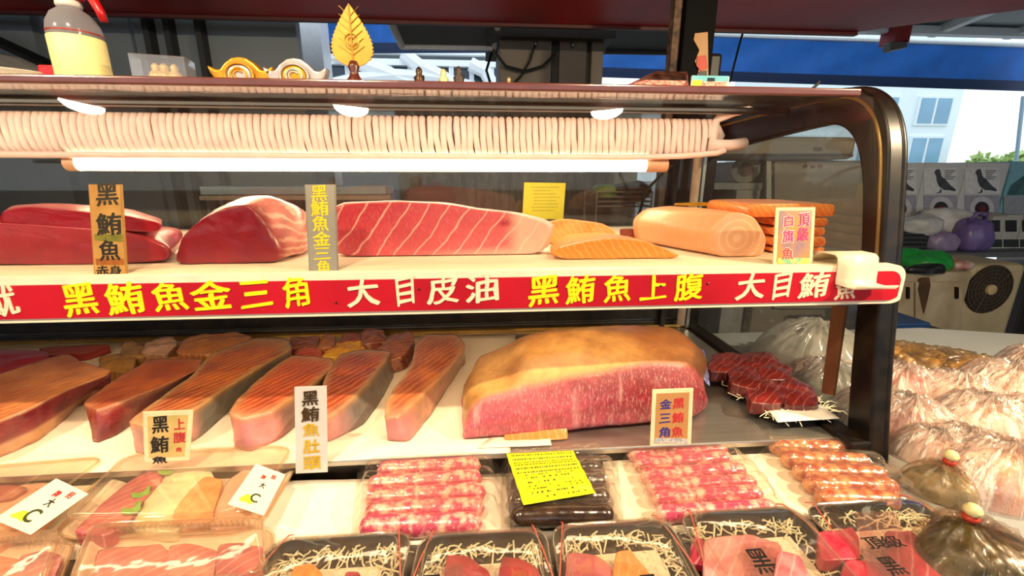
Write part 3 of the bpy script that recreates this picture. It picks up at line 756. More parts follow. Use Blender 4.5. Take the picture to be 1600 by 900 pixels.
# stack of salmon pieces at the right
zs = [PY(1290, y, .72)[2] for y in (401, 385, 369, 354, 339, 318)]
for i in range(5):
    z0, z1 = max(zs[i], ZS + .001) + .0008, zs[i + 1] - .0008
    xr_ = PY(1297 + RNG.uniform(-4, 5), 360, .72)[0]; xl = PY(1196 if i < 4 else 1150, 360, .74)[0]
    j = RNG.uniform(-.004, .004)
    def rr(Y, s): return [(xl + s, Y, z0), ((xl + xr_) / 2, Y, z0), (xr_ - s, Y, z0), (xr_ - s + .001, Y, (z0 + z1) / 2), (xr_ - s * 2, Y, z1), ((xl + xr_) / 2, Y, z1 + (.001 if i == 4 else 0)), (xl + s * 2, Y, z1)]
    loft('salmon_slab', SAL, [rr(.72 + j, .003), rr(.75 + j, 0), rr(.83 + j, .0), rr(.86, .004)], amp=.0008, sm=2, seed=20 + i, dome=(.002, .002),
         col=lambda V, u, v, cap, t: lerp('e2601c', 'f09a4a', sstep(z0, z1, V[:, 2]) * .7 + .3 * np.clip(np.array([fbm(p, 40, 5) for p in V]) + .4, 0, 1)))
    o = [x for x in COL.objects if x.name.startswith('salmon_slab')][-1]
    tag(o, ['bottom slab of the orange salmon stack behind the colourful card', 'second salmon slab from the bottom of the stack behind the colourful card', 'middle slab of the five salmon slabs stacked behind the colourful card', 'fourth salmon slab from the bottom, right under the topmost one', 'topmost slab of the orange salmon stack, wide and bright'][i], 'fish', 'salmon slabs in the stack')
loft('salmon_skin_strip', meat('dull_yellow_skin', 'c8a040', rough=.4), [ring([(1052, 321), (1100, 322), (1150, 323), (1150, 319), (1100, 316), (1056, 317)], .88), ring([(1052, 321), (1100, 322), (1150, 323), (1150, 319), (1100, 316), (1056, 317)], .92)], amp=.001, col='b8860f')
tag(COL.objects['salmon_skin_strip'], 'thin dull yellow strip lying over the back of the pale orange chunk', 'fish')
loft('fish_offcut', TUNA, [ring([(968, 'b'), (1000, 'b'), (1000, 358), (968, 358)], .87), ring([(968, 'b'), (1000, 'b'), (1000, 357), (968, 357)], .91)], amp=.0006, sm=1, col='8a3a20', fat=0)
tag(COL.objects['fish_offcut'], 'small brown block between the salmon and the pale orange chunk', 'fish')

# ================================================================== FISH ON THE LOWER DECK
Z1 = ZD + .0022
def slab(name, label, pts, h, m, col, fat=1.0, seed=0, sm=1, dome=.002, amp=.002, z=Z1, cat='fish', nscale=30, hs=None, capn=6):
    base, mid, top, edge = [], [], [], []
    for i, p in enumerate(pts):
        hh = hs[i] if hs else h
        T = PZ(p[0], p[1], z + hh)
        B = PZ(p[2], p[3], z) if len(p) > 2 else np.array([T[0], T[1], z])
        top.append(T); base.append(B); mid.append((T + B) / 2)
    b2 = [np.array([q[0], q[1], z]) for q in base]
    o = loft(name, m, [b2, mid, top], seg=6, sm=sm, sub=5, lsm=1, dome=(0, dome), capn=capn, amp=amp, nscale=nscale, seed=seed, col=col, fat=fat)
    # flatten whatever the noise pushed below the deck
    lz = z - o.location.z
    for vv in o.data.vertices:
        if vv.co.z < lz: vv.co.z = lz
    return tag(o, label, cat)
STRIP = meat('belly_strip', 'e8a878', 'bands', 24, rot=(0, 0, .5), dist=3.5, thick=(.5, 1.0), amount=.22, rough=.33, coat=.35, var=.32, vs=38, bump=.5, ridge=.28)
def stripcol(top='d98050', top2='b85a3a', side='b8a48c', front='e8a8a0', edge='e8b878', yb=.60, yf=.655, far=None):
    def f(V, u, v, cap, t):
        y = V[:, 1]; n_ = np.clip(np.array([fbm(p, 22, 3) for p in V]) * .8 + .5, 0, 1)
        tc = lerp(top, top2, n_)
        if far:  # dark red far end, the shelf's shade put into its colour
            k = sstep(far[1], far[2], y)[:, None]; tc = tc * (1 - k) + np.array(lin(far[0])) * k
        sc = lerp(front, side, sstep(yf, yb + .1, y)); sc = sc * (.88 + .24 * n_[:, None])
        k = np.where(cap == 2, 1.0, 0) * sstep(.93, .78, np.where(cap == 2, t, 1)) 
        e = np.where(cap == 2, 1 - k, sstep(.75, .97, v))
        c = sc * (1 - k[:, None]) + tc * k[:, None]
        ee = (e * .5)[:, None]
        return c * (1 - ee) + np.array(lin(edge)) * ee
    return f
topfat = lambda V, u, v, cap, t: np.where(cap == 2, sstep(1.0, .8, t), .12)
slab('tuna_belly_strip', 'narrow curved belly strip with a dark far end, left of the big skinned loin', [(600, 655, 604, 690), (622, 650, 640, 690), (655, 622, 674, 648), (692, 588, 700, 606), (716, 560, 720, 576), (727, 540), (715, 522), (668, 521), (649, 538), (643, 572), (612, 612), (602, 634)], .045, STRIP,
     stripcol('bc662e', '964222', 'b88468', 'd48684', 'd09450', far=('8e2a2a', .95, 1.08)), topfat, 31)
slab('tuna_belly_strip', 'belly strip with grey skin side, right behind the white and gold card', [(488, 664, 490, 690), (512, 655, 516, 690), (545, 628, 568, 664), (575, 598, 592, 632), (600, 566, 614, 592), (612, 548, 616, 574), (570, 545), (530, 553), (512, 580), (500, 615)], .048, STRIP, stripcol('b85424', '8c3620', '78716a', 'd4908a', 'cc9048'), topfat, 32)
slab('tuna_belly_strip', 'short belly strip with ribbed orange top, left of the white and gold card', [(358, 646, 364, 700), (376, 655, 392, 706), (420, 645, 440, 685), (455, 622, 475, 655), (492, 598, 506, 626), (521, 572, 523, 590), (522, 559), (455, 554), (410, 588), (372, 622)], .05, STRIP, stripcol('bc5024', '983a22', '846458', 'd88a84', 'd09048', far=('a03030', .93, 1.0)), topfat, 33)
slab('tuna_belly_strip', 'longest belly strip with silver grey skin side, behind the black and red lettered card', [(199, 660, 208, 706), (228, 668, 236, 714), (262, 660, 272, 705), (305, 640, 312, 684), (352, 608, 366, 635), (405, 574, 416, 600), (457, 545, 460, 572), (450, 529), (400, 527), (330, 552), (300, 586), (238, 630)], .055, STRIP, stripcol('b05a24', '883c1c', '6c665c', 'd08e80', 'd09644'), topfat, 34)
slab('tuna_loin_strip', 'loin strip with a dark red spot on its front end, second from the left', [(128, 630, 144, 690), (150, 640, 154, 692), (177, 632, 178, 682), (254, 604, 258, 630), (314, 576, 312, 588), (315, 560), (240, 560), (180, 592)], .052, STRIP,
     lambda V, u, v, cap, t: (lambda base: base * (1 - (d := np.exp(-(((V[:, 0] - PZ(156, 648, Z1 + .04)[0]) / .016) ** 2 + ((V[:, 1] - .72) / .03) ** 2 + ((V[:, 2] - Z1 - .036) / .014) ** 2)))[:, None]) + np.array(lin('a0182c')) * d[:, None])(stripcol('ac582a', '903c22', '74221e', 'bc746c', 'c88656', far=('a43034', .88, .98))(V, u, v, cap, t)), .3, 35)
def l1col(V, u, v, cap, t):
    n_ = np.clip(np.array([fbm(p, 22, 3) for p in V]) * .9 + .5, 0, 1)
    top = lerp('c88048', 'a65c32', n_); side = lerp('c08450', 'd0a080', n_)
    red = lerp('98182a', '641020', n_)
    k = (np.where(cap == 0, 1, 0) * sstep(.30, .42, v) * sstep(1.0, .93, v))[:, None]
    c = np.where((cap == 2)[:, None], top, side)
    return c * (1 - k) + red * k
slab('tuna_belly_block', 'broad belly block with a red flesh band, cut off by the left edge', [(-70, 690, -70, 740), (0, 657, 22, 706), (44, 639, 62, 688), (110, 606, 106, 652), (169, 586, 130, 626), (172, 578), (130, 566), (103, 552), (0, 583), (-80, 615)], .060, STRIP, l1col, lambda V, u, v, cap, t: np.where(cap == 2, .8, .15), 36)
slab('tuna_red_piece', 'deep red tuna piece behind the broad belly block at the far left', [(-60, 600), (0, 586), (78, 560), (72, 548), (0, 546), (-60, 548)], .045, TUNA, lambda V, u, v, cap, t: lerp('8c1420', 'a82030', np.where(cap == 2, 1, 0)), .2, 37)
slab('tuna_red_strip', 'pointed dark red strip lying behind the broad belly block', [(70, 556), (130, 553), (172, 541), (168, 538), (120, 540), (60, 544)], .018, TUNA, lambda V, u, v, cap, t: lerp('8a2420', 'b04a38', np.where(cap == 2, 1, 0)), .2, 38)
SCRAP = meat('skin_scrap', 'e8c890', 'bands', 30, rot=(0, 0, 1), dist=4, thick=(.6, .95), amount=.35, rough=.4, coat=.3)
scr = [
    ('ochre folded skin scrap nearest behind the second strip', [(152, 578), (205, 584), (212, 560), (190, 552), (158, 558)], .022, 'b8863c', '9a6a30'),
    ('tan skin scrap behind the ochre one, at the left of the scraps', [(185, 556), (225, 560), (232, 540), (205, 532), (190, 540)], .022, 'b88c58', '94683c'),
    ('pale pinkish skin scrap standing at the back left', [(218, 552), (262, 554), (278, 534), (268, 526), (232, 532)], .03, 'd0a490', 'a8805c'),
    ('large orange brown skin piece behind the longest strip', [(275, 552), (330, 556), (395, 530), (380, 520), (320, 521), (285, 532)], .034, 'b8733c', '9c5a30'),
    ('small red brown scrap in front of the pale standing one', [(212, 574), (300, 570), (300, 558), (230, 560)], .022, 'b06a3c', '9c5430'),
    ('dull purple trimming at the back, right of the longest strip', [(448, 546), (495, 544), (500, 526), (455, 526)], .03, '8e4a44', '6e3430'),
    ('pink red trimming between the two middle strips', [(458, 556), (502, 556), (504, 540), (465, 541)], .024, 'c85048', 'a83c38'),
    ('orange trimming with a bright yellow edge at the back centre', [(502, 560), (552, 556), (578, 536), (560, 530), (515, 538)], .020, 'd88a2c', 'e6bc34'),
    ('small ochre trimming standing up at the back centre', [(490, 545), (522, 543), (524, 525), (508, 520)], .028, 'b06a38', '985430'),
    ('dull red trimming at the back centre, left of the brown flap', [(528, 538), (566, 536), (562, 520), (538, 522)], .024, '963a34', '7c2c2a'),
    ('brown red flap of trimming by the rear sill', [(562, 538), (606, 534), (600, 516), (568, 512)], .028, '964c38', '7c382c'),
    ('long brown flap of trimming behind the strip with the grey side', [(585, 572), (632, 556), (650, 530), (640, 516), (615, 522), (586, 548)], .034, 'a05a40', '843c30')]
for i, (lb, pts, h, c1, c2) in enumerate(scr):
    slab('fish_trimming', lb, pts, h, SCRAP, (lambda c1, c2: lambda V, u, v, cap, t: lerp(c2, c1, np.where(cap == 2, 1, .3) * np.clip(np.array([fbm(p, 40, 3) for p in V]) + .6, 0, 1)))(c1, c2), .6, 50 + i, amp=.005, nscale=35, dome=.006)['group'] = 'trimmings on the lower deck'

# big skinned loin
rows = [(724, 686, 664, 652), (733, 687, 640, 622), (750, 687, 625, 594), (785, 685, 616, 558), (822, 683, 606, 526), (870, 678, 595, 517), (920, 674, 586, 516), (970, 670, 574, 518), (1020, 666, 566, 526), (1060, 662, 568, 532), (1085, 657, 574, 537), (1101, 640, 600, 552)]
rings = []
for i, (x, yb, ym, yr) in enumerate(rows):
    Yf = PZ(x, yb, Z1)[1]; B = PY(x, ym, Yf + .012)
    dm = .13 if 1 < i < 10 else .09
    R_ = PY(x, yr, Yf + dm); xx = PZ(x, yb, Z1)[0]
    H1, H2 = B[2], max(R_[2], B[2] + .004)
    Yb = Yf + dm * 2
    xo = R_[0] - B[0]
    rings.append([(xx, Yf, Z1), (xx, Yf - .006, Z1 + (H1 - Z1) * .5), (B[0], Yf + .012, H1), (B[0] + xo * .5, Yf + dm * .5, H1 + (H2 - H1) * .68), (R_[0], Yf + dm, H2), (R_[0] + xo * .3, Yf + dm * 1.5, H1 + (H2 - H1) * .55), (R_[0] + xo * .3, Yb, Z1 + (H1 - Z1) * .5), (R_[0], Yb, Z1)])
LOIN = meat('skinned_loin', 'f6d0c4', 'streak', 16, stretch=(3, 1, .45), rot=(0, -.25, 0), thick=(.55, .72), amount=.4, marble=.32, ms=240, mst=(1.6, 1, .35), rough=.36, coat=.3, var=.3, vs=70, bump=.5, bs=260)
def loincol(V, u, v, cap, t):
    x = V[:, 0]; n_ = np.clip(np.array([fbm(p, 16, 3) for p in V]) * .9 + .5, 0, 1)
    n2 = np.clip(np.array([fbm((p[0] * 1.0, p[1] * 1, p[2] * 3), 40, 9) for p in V]) + .5, 0, 1)
    k = (x + .06) / .40
    meatc = lerp('c65262', '8c1c30', sstep(.45, 1.0, k + .25 * (V[:, 2] - 1.0) / .06)); meatc = meatc * (.85 + .3 * n2[:, None])
    meatc = meatc * (1 - (sstep(.12, .22, u) * .35)[:, None]) + np.array(lin('c07064')) * (sstep(.12, .22, u) * .35)[:, None]
    skin = lerp('d8a45e', 'a06a38', n_ * .8 + .2 * sstep(.4, .7, u)); 
    skin = skin * (1 - sstep(.75, 1, k)[:, None] * .6) + np.array(lin('b0673a')) * sstep(.75, 1, k)[:, None] * .6
    s = sstep(.235, .275, u + .02 * (n_ - .5)) * sstep(.9, .86, u)
    s = np.where(cap > 0, 0, s)[:, None]
    c = meatc * (1 - s) + skin * s
    cc = (cap > 0)[:, None]
    return np.where(cc, lerp('b02c3c', '8e1c2c', sstep(.9, .3, t)) if True else c, c)
loft('skinned_tuna_loin', LOIN, rings, seg=8, sm=2, sub=5, lsm=2, dome=(.006, .004), amp=.0022, nscale=24, seed=40, col=loincol, fat=lambda V, u, v, cap, t: np.where(cap > 0, .2, sstep(.30, .2, u)))
LO = COL.objects['skinned_tuna_loin']; tag(LO, 'large tuna loin with golden skin on top and pink cut side, the biggest piece', 'fish')
for vv in LO.data.vertices:
    if vv.co.z + LO.location.z < Z1: vv.co.z = Z1 - LO.location.z
# blue printed band on its right end
bd = MB(); ws = MB()
bp = [[PY(x, y, Y) for x, y, Y in r] for r in ([(1080, 543, .80), (1098, 548, .80)], [(1084, 562, .77), (1101, 566, .77)], [(1092, 582, .735), (1105, 590, .735)], [(1100, 598, .715), (1106, 604, .72)])]
def bandfn(u, w):
    k = min(int(w * 3), 2); f = w * 3 - k
    return (bp[k][0] * (1 - u) + bp[k][1] * u) * (1 - f) + (bp[k + 1][0] * (1 - u) + bp[k + 1][1] * u) * f + np.array([.002, -.003, .002])
tag(bd.grid(bandfn, 4, 12).build('printed_band', mat('blue_print', '2c3fa8', .4, var=.3, vs=180, col2='c8c8e8'), LO, smooth=True, solid=.001), 'blue printed band with white marks')
slab('orange_trim', 'flat orange sliver at the front foot of the large loin', [(786, 672, 786, 692), (835, 669, 838, 690), (886, 667, 888, 686), (884, 655), (832, 655), (792, 660)], .013, SAL, 'd88a40', .8, 61, amp=.0015)
sheet('plastic_board', 'thin white plastic board lying behind the large loin', [(925, 532, 0)[:2], (1050, 545), (1012, 511), (925, 513)], ZD + .004, mat('white_plastic', 'dcdad4', .4), 0, 'board', 2, 2)
sheet('paper_slip', 'small cream paper slip at the front edge of the lower deck', [(745, 700), (862, 696), (858, 679), (770, 682)], ZD + .0038, PAPER, .001, 'paper slip', 8, 4)

# black tray of dark red cuts on shredded radish
def tray_thing(name, label, cat, P, h, lip, m, inset=.012, group=None):
    """shallow open tray through four floor corners (back-left, back-right, front-right, front-left)"""
    P = [np.array(p, float) for p in P]; c = sum(P) / 4
    def rr(s, z, r=.16, k=5):
        q = [c + (p - c) * s for p in P]; o = []
        for i in range(4):
            a, b_, d = q[i - 1], q[i], q[(i + 1) % 4]
            for j in range(k + 1):
                w = j / k; p1 = b_ + (a - b_) * r; p2 = b_ + (d - b_) * r
                o.append((1 - w) ** 2 * p1 + 2 * w * (1 - w) * b_ + w * w * p2 + np.array([0, 0, z]))
        return o
    rings = [rr(.86, 0), rr(.97, h * .85), rr(1.0, h), rr(.955, h), rr(.93, h * .8), rr(.84, .003)]
    K = len(rings[0]); V = [p for r in rings for p in r]
    Fs = [(i * K + j, i * K + (j + 1) % K, (i + 1) * K + (j + 1) % K, (i + 1) * K + j) for i in range(5) for j in range(K)] + [tuple(range(K))[::-1], tuple(range(5 * K, 6 * K))]
    o = MB().add(V, Fs).build(name, m, loc=tuple(c), auto=35)
    tag(o, label, cat, group); return o, rr, c
TRB = mat('black_tray', '101114', .25, coat=.3, var=.2)
TQ = [PZ(1100, 585, ZD), PZ(1228, 588, ZD), PZ(1318, 664, ZD), PZ(1205, 672, ZD)]
TQ[1] = TQ[0] + (TQ[2] - TQ[3]) * .92
tray_thing('black_tray', 'black tray of dark red tuna cuts at the right end of the lower deck', 'tray', TQ, .018, .004, TRB)
RAD = mat('radish_shred', 'efe6c4', .4, var=.06, coat=.2)
def shreds(name, label, P, z, nsh, lo=.03, hi=.07, r=.0009, edge=False, kind='stuff', m=None, parent=None):
    mb = MB(); P = [np.array(p) for p in P]
    for _ in range(nsh):
        u, w = RNG.uniform(0, 1, 2)
        if edge:
            s = RNG.integers(0, 4)
            if s == 0: u = RNG.uniform(-.02, .1)
            elif s == 1: u = RNG.uniform(.9, 1.02)
            elif s == 2: w = RNG.uniform(-.02, .12)
            else: w = RNG.uniform(.88, 1.02)
        p = (P[0] * (1 - u) + P[1] * u) * (1 - w) + (P[3] * (1 - u) + P[2] * u) * w
        a = RNG.uniform(0, 6.28); L = RNG.uniform(lo, hi); cv = RNG.normal() * .5
        pts = []
        for k in range(6):
            s = k / 5 - .5
            pts.append((p[0] + math.cos(a + cv * s) * L * s, p[1] + math.sin(a + cv * s) * L * s, z + abs(RNG.normal()) * .0025 + .002 + .003 * math.sin(s * 5 + a)))
        mb.tube(pts, r, 4)
    o = mb.build(name, m or RAD, parent, smooth=True)
    if parent is None: tag(o, label, 'shredded radish', kind=kind)
    return o
IQ = [TQ[0] * .9 + TQ[2] * .1, TQ[1] * .9 + TQ[3] * .1, TQ[2] * .93 + TQ[0] * .07, TQ[3] * .93 + TQ[1] * .07]
shreds('shredded_radish', 'pale shredded radish under the dark red cuts in the black deck tray', IQ, ZD + .014, 170, edge=True)
sheet('tray_paper', 'white paper under the dark red cuts in the black deck tray', [(1215, 660), (1312, 654), (1282, 632), (1195, 634)], ZD + .021, mat('white_paper', 'f4efe2', .7), .001, 'paper sheet', 8, 5)
DRK = meat('dark_tuna', 'd89080', 'bands', 22, rot=(0, 0, .9), dist=6, thick=(.9, 1.0), amount=.28, rough=.3, coat=.4)
cuts = [('farthest of the dark red cuts, at the back left of the black tray', [(1104, 592), (1160, 596), (1172, 572), (1150, 562), (1112, 566)], .03),
        ('dark red cut at the back right of the black tray', [(1150, 585), (1195, 592), (1222, 578), (1205, 562), (1160, 562)], .034),
        ('dark red cut in the middle right of the black tray', [(1190, 606), (1228, 606), (1240, 588), (1215, 576), (1182, 582)], .036),
        ('dark red cut lying in the middle left of the black tray', [(1140, 612), (1185, 622), (1196, 596), (1170, 580), (1138, 590)], .032),
        ('nearest dark red cut, with pale lines, in front on the left of the black tray', [(1172, 642), (1222, 644), (1238, 622), (1200, 598), (1160, 604)], .03),
        ('nearest dark red cut on the right of the black tray', [(1225, 646), (1282, 644), (1270, 618), (1238, 598), (1208, 606)], .026)]
for i, (lb, pts, h) in enumerate(cuts):
    slab('dark_tuna_cut', lb, [(x, y - 12) for x, y in pts], h * .72, DRK, lambda V, u, v, cap, t: lerp('5a1416', '8a2a24', np.where(cap == 2, .8, .2) * np.clip(np.array([fbm(p, 50, 3) for p in V]) + .6, 0, 1)), .8, 70 + i, amp=.004, z=ZD + .014, dome=.006)['group'] = 'dark red cuts in the black tray'
# ================================================================== PRICE CARDS
def card(name, label, quad, Yb, Yt, m, glyphs, border=None, inset=.06, marks=()):
    """upright card through four pixel corners (tl, tr, br, bl), leaning from depth Yb at the foot to Yt at the head"""
    tl, tr = PY(*quad[0], Yt), PY(*quad[1], Yt); br, bl = PY(*quad[2], Yb), PY(*quad[3], Yb)
    tr[2] = tl[2]; br[2] = bl[2]
    t = thing(name, label, 'card', (bl + br) / 2)
    up = tl - bl; H = np.linalg.norm(up); up = up / H; rt = tr - tl; rt /= np.linalg.norm(rt); nr = np.cross(rt, up)
    MB().prism([bl, br, tr, tl], -nr * .002).build('card_board', border or m, t)
    if border:
        c = (tl + tr + bl + br) / 4; f = 1 - inset * 2; q = []
        w = np.linalg.norm(tr - tl) * inset * 1.4
        MB().prism([bl + (rt + up) * w + nr * .0002, br + (up - rt) * w + nr * .0002, tr - (rt + up) * w + nr * .0002, tl + (rt - up) * w + nr * .0002], nr * .0003).build('card_face', m, t)
    y0 = (quad[0][1] + quad[1][1]) / 2; y1 = (quad[2][1] + quad[3][1]) / 2
    by = {}
    def at(px, py):
        k = (py - y0) / (y1 - y0); return PY(px, py, Yt * (1 - k) + Yb * k) + nr * .0008
    for ch, px, py, w, h, mm, *rest in glyphs:
        p = at(px, py); k = (p - CAM) @ FW
        mb = by.setdefault(mm.name, (MB(), mm))[0]; p = p - nr * (.0005 if mm.name == 'white_ink' else 0)
        put(mb, ch, p, rt, up, w * k / F_PX, h * k / F_PX, bold=rest[0] if rest else .02, thick=.0006, slant=.05, wob=.04)
    for mb, mm in by.values(): mb.build('lettering', mm, t)
    for pts, mm, nm in marks:
        MB().prism([at(*p) - nr * .0003 for p in pts], nr * .0004).build(nm, mm, t)
    return t
INK = mat('black_ink', '14110f', .5, var=.05); GOLDINK = mat('gold_ink', 'd9b326', .35, .4, var=.2, vs=80); REDINK = mat('red_ink', 'c22a34', .5); BLUEINK = mat('blue_ink', '2b2f8c', .5)
PINKINK = mat('pink_ink', 'd0247c', .5, var=.1); WHTINK = mat('white_ink', 'f2eadc', .5)
TANM = mat('tan_card', 'd0a05a', .45, var=.15, vs=35, col2='b9843c')
SILV = mat('silver_card', 'a9a6a6', .35, .25, var=.08, vs=10)
card('price_card', 'tall wood coloured card with black brush lettering at the left of the upper shelf', [(138, 288), (190, 288), (199, 430), (147, 430)], .632, .664, TANM,
     [('黑', 168, 304, 32, 34, INK), ('鮪', 171, 350, 36, 34, INK), ('魚', 172, 391, 30, 32, INK), ('赤', 161, 424, 18, 18, INK), ('身', 181, 424, 18, 18, INK)], mat('brown_edge', 'b98a48', .5), .03,
     marks=[([(148, 366), (192, 366), (193, 378), (149, 376)], mat('leaf_green_print', '8f8a2c', .5, var=.3, vs=90), 'leaf_print'), ([(150, 404), (194, 404), (195, 414), (151, 414)], mat('orange_print', 'b0641c', .5, var=.3, vs=90), 'leaf_print')])
card('price_card', 'tall silver card with yellow brush lettering in the middle of the upper shelf', [(476, 288), (524, 287), (529, 426), (483, 426)], .632, .664, SILV,
     [('黑', 499, 302, 24, 24, YEL), ('鮪', 500, 325, 26, 24, YEL), ('魚', 501, 349, 24, 24, YEL), ('金', 503, 373, 26, 22, YEL), ('三', 504, 396, 24, 18, YEL), ('角', 505, 417, 18, 20, YEL)], mat('silver_edge', '9c9894', .4, .4), .03)
MULTI = mat('multicolour_card', 'c48c38', .45, var=.3, vs=30, col2='6a64a0')
card('price_card', 'colourful card with pink lettering at the right end of the upper shelf', [(1213, 324), (1274, 324), (1269, 415), (1208, 415)], .625, .650, MULTI,
     [('頂', 1256, 343, 18, 20, PINKINK), ('級', 1254, 366, 18, 20, PINKINK), ('白', 1232, 345, 14, 18, PINKINK), ('旗', 1231, 369, 18, 20, PINKINK), ('魚', 1230, 396, 18, 18, REDINK), ('頂', 1256, 343, 19, 21, WHTINK, .07), ('級', 1254, 366, 19, 21, WHTINK, .07), ('白', 1232, 345, 15, 19, WHTINK, .07), ('旗', 1231, 369, 19, 21, WHTINK, .07), ('魚', 1230, 396, 19, 19, WHTINK, .07)], mat('cream_card', 'efe0b4', .5), .06,
     marks=[([(1215, 403), (1265, 403), (1264, 412), (1214, 412)], mat('green_print', '6ab8a0', .5, var=.5, vs=120, col2='d8d040'), 'wave_print')])
card('price_card', 'small card with black and red lettering at the left of the lower deck', [(223, 644), (302, 645), (296, 722), (226, 722)], .596, .600, mat('pale_tan_card', 'd9b878', .5, var=.2, vs=30, col2='b5a45c'),
     [('黑', 251, 663, 24, 28, INK), ('鮪', 250, 694, 26, 28, INK), ('魚', 250, 718, 22, 12, INK), ('上', 281, 662, 16, 18, REDINK), ('腹', 281, 683, 18, 18, REDINK), ('肉', 280, 702, 7, 8, REDINK)], mat('cream_card', 'efe0b4', .5), .07)
GOLD2 = mat('gold_letter', 'e0b820', .35, .3, var=.15)
card('price_card', 'white card with dark gold lettering fixed on the front lip of the lower deck', [(460, 605), (510, 604), (512, 740), (462, 740)], .592, .602, mat('white_card', 'd2cdc8', .5, var=.05),
     [('黑', 485, 622, 24, 24, mat('dark_gold_letter', '4a3410', .4, .3)), ('鮪', 485, 647, 26, 24, mat('dark_gold_letter', '4a3410')), ('魚', 486, 671, 24, 22, GOLD2), ('肚', 487, 697, 24, 22, GOLD2), ('頭', 488, 723, 26, 22, GOLD2)])
card('price_card', 'cream bordered tan card with red and blue lettering before the big skinned loin', [(1020, 609), (1083, 610), (1079, 698), (1016, 697)], .592, .600, mat('tan_flat_card', 'b98850', .5, var=.06),
     [('黑', 1060, 630, 18, 17, REDINK), ('鮪', 1059, 652, 18, 17, REDINK), ('魚', 1058, 674, 18, 17, REDINK), ('金', 1040, 631, 18, 16, BLUEINK), ('三', 1039, 653, 17, 15, BLUEINK), ('角', 1038, 675, 17, 17, BLUEINK)], mat('cream_card', 'efe0b4', .5), .07,
     marks=[([(1023, 684), (1074, 685), (1074, 693), (1022, 692)], mat('wave_blue', '8a9aa8', .5, var=.3, vs=160, col2='d8d4c0'), 'wave_print')])
q = [PY(819, 285, 1.165), PY(884, 286, 1.165), PY(880, 343, 1.165), PY(816, 341, 1.165)]
t = tag(MB().prism([q[3], q[2], q[1], q[0]], (0, .001, 0)).build('yellow_notice', mat('yellow_paper', 'd6cf3c', .6, var=.06)), 'yellow paper notice taped on the rear glass behind the belly slab', 'notice')
mb = MB()
for k in range(8):
    a, b_ = PY(832 + RNG.uniform(-3, 3), 293 + k * 5.2, 1.1645), PY(868 + RNG.uniform(-8, 8), 293 + k * 5.2, 1.1645)
    mb.prism([a, b_, b_ + [0, 0, .0012], a + [0, 0, .0012]], (0, .0003, 0))
mb.build('print_lines', mat('faint_ink', '8a8230', .6), t)
# white bracket clipped over the sign strip
A = PX(1300, 400, .545); zt2 = ZS
x0, x1 = PY(1311, 395, .60)[0], PY(1374, 395, .60)[0]
prof = [(.655, zt2 + .001), (.640, zt2 + .014), (.630, zt2 + .018), (.606, zt2 + .018), (.600, zt2 + .014), (.597, zt2), (.5965, zb_ + .038), (.595, zb_ + .030), (.589, zb_ + .026), (.576, zb_ + .027), (.572, zb_ + .032)]
mb = MB(); V = []; k = len(prof)
for x in (x0, x1): V += [(x + (0.014 if i >= 8 and x == x1 else 0) + (.014 if i >= 8 and x == x0 else 0), y, z) for i, (y, z) in enumerate(prof)]
tag(mb.add(V, [(i, i + 1, k + i + 1, k + i) for i in range(k - 1)]).build('price_hook', mat('cream_acrylic', 'f2dfbe', .35, var=.05), loc=((x0 + x1) / 2, .6, zt2), solid=.002, auto=60), 'cream acrylic hook clipped over the right end of the red sign strip', 'hook')

# ================================================================== THINGS ON TOP OF THE CASE
ZT = 1.5285
def base(px, Y): q = PY(px, 120, Y); return np.array([q[0], Y, ZT])
# spray bottle
c = base(133, .75); k_ = .63; t = thing('spray_bottle', 'clear spray bottle with a yellow label and red trigger head on the case top', 'bottle', c)
sc_ = lambda pr: [(r * k_, h * k_) for r, h in pr]
MB().lathe(sc_([(.044, 0), (.049, .004), (.050, .03), (.050, .105), (.047, .122), (.036, .142), (.022, .153), (.018, .158)]), c, 28).build('bottle', glass('milky_bottle', 'e4e6ee', .15, .06, .45, 'cdd2dc'), t, smooth=True)
MB().lathe(sc_([(.0505, .003), (.0512, .004), (.0512, .092), (.0505, .093)]), c, 40).build('label_band', mat('pale_yellow_label', 'f0eaa4', .5, var=.04), t, smooth=True)
MB().lathe(sc_([(.0506, .100), (.0506, .103)]), c, 28).build('red_line', mat('red_paint', '9c2420'), t)
MB().lathe(sc_([(.022, .155), (.024, .160), (.023, .169)]), c, 20).build('collar', mat('white_plastic', 'dcdad4'), t, smooth=True)
h = MB().obox(c + np.array([0, 0, .192]) * k_, (.030 * k_, 0, 0), (0, .014 * k_, 0), (0, 0, .022 * k_)).build('spray_head', mat('red_plastic', 'c4161c', .3, coat=.2), t, bevel=.004)
MB().tube([c + np.array(q) * k_ for q in ((.026, 0, .192), (.052, 0, .18), (.064, 0, .15), (.068, 0, .13))], [.008, .007, .006, .005], 8).build('trigger', mat('red_plastic', 'c4161c'), h, smooth=True)
q = base(84, .75); tag(MB().box(q + [-.012, -.01, 0], q + [.012, .01, .022]).build('red_block', mat('red_plastic', 'c4161c'), bevel=.003), 'small red block beside the foot of the spray bottle', 'block')
q = base(22, .76); tag(MB().lathe([(.03, 0), (.055, .002), (.062, .010), (.058, .012), (.03, .004)], q, 24).build('white_dish', mat('white_ceramic', 'e8e2d4', .3, coat=.3)), 'white dish partly seen at the left end of the case top', 'dish')
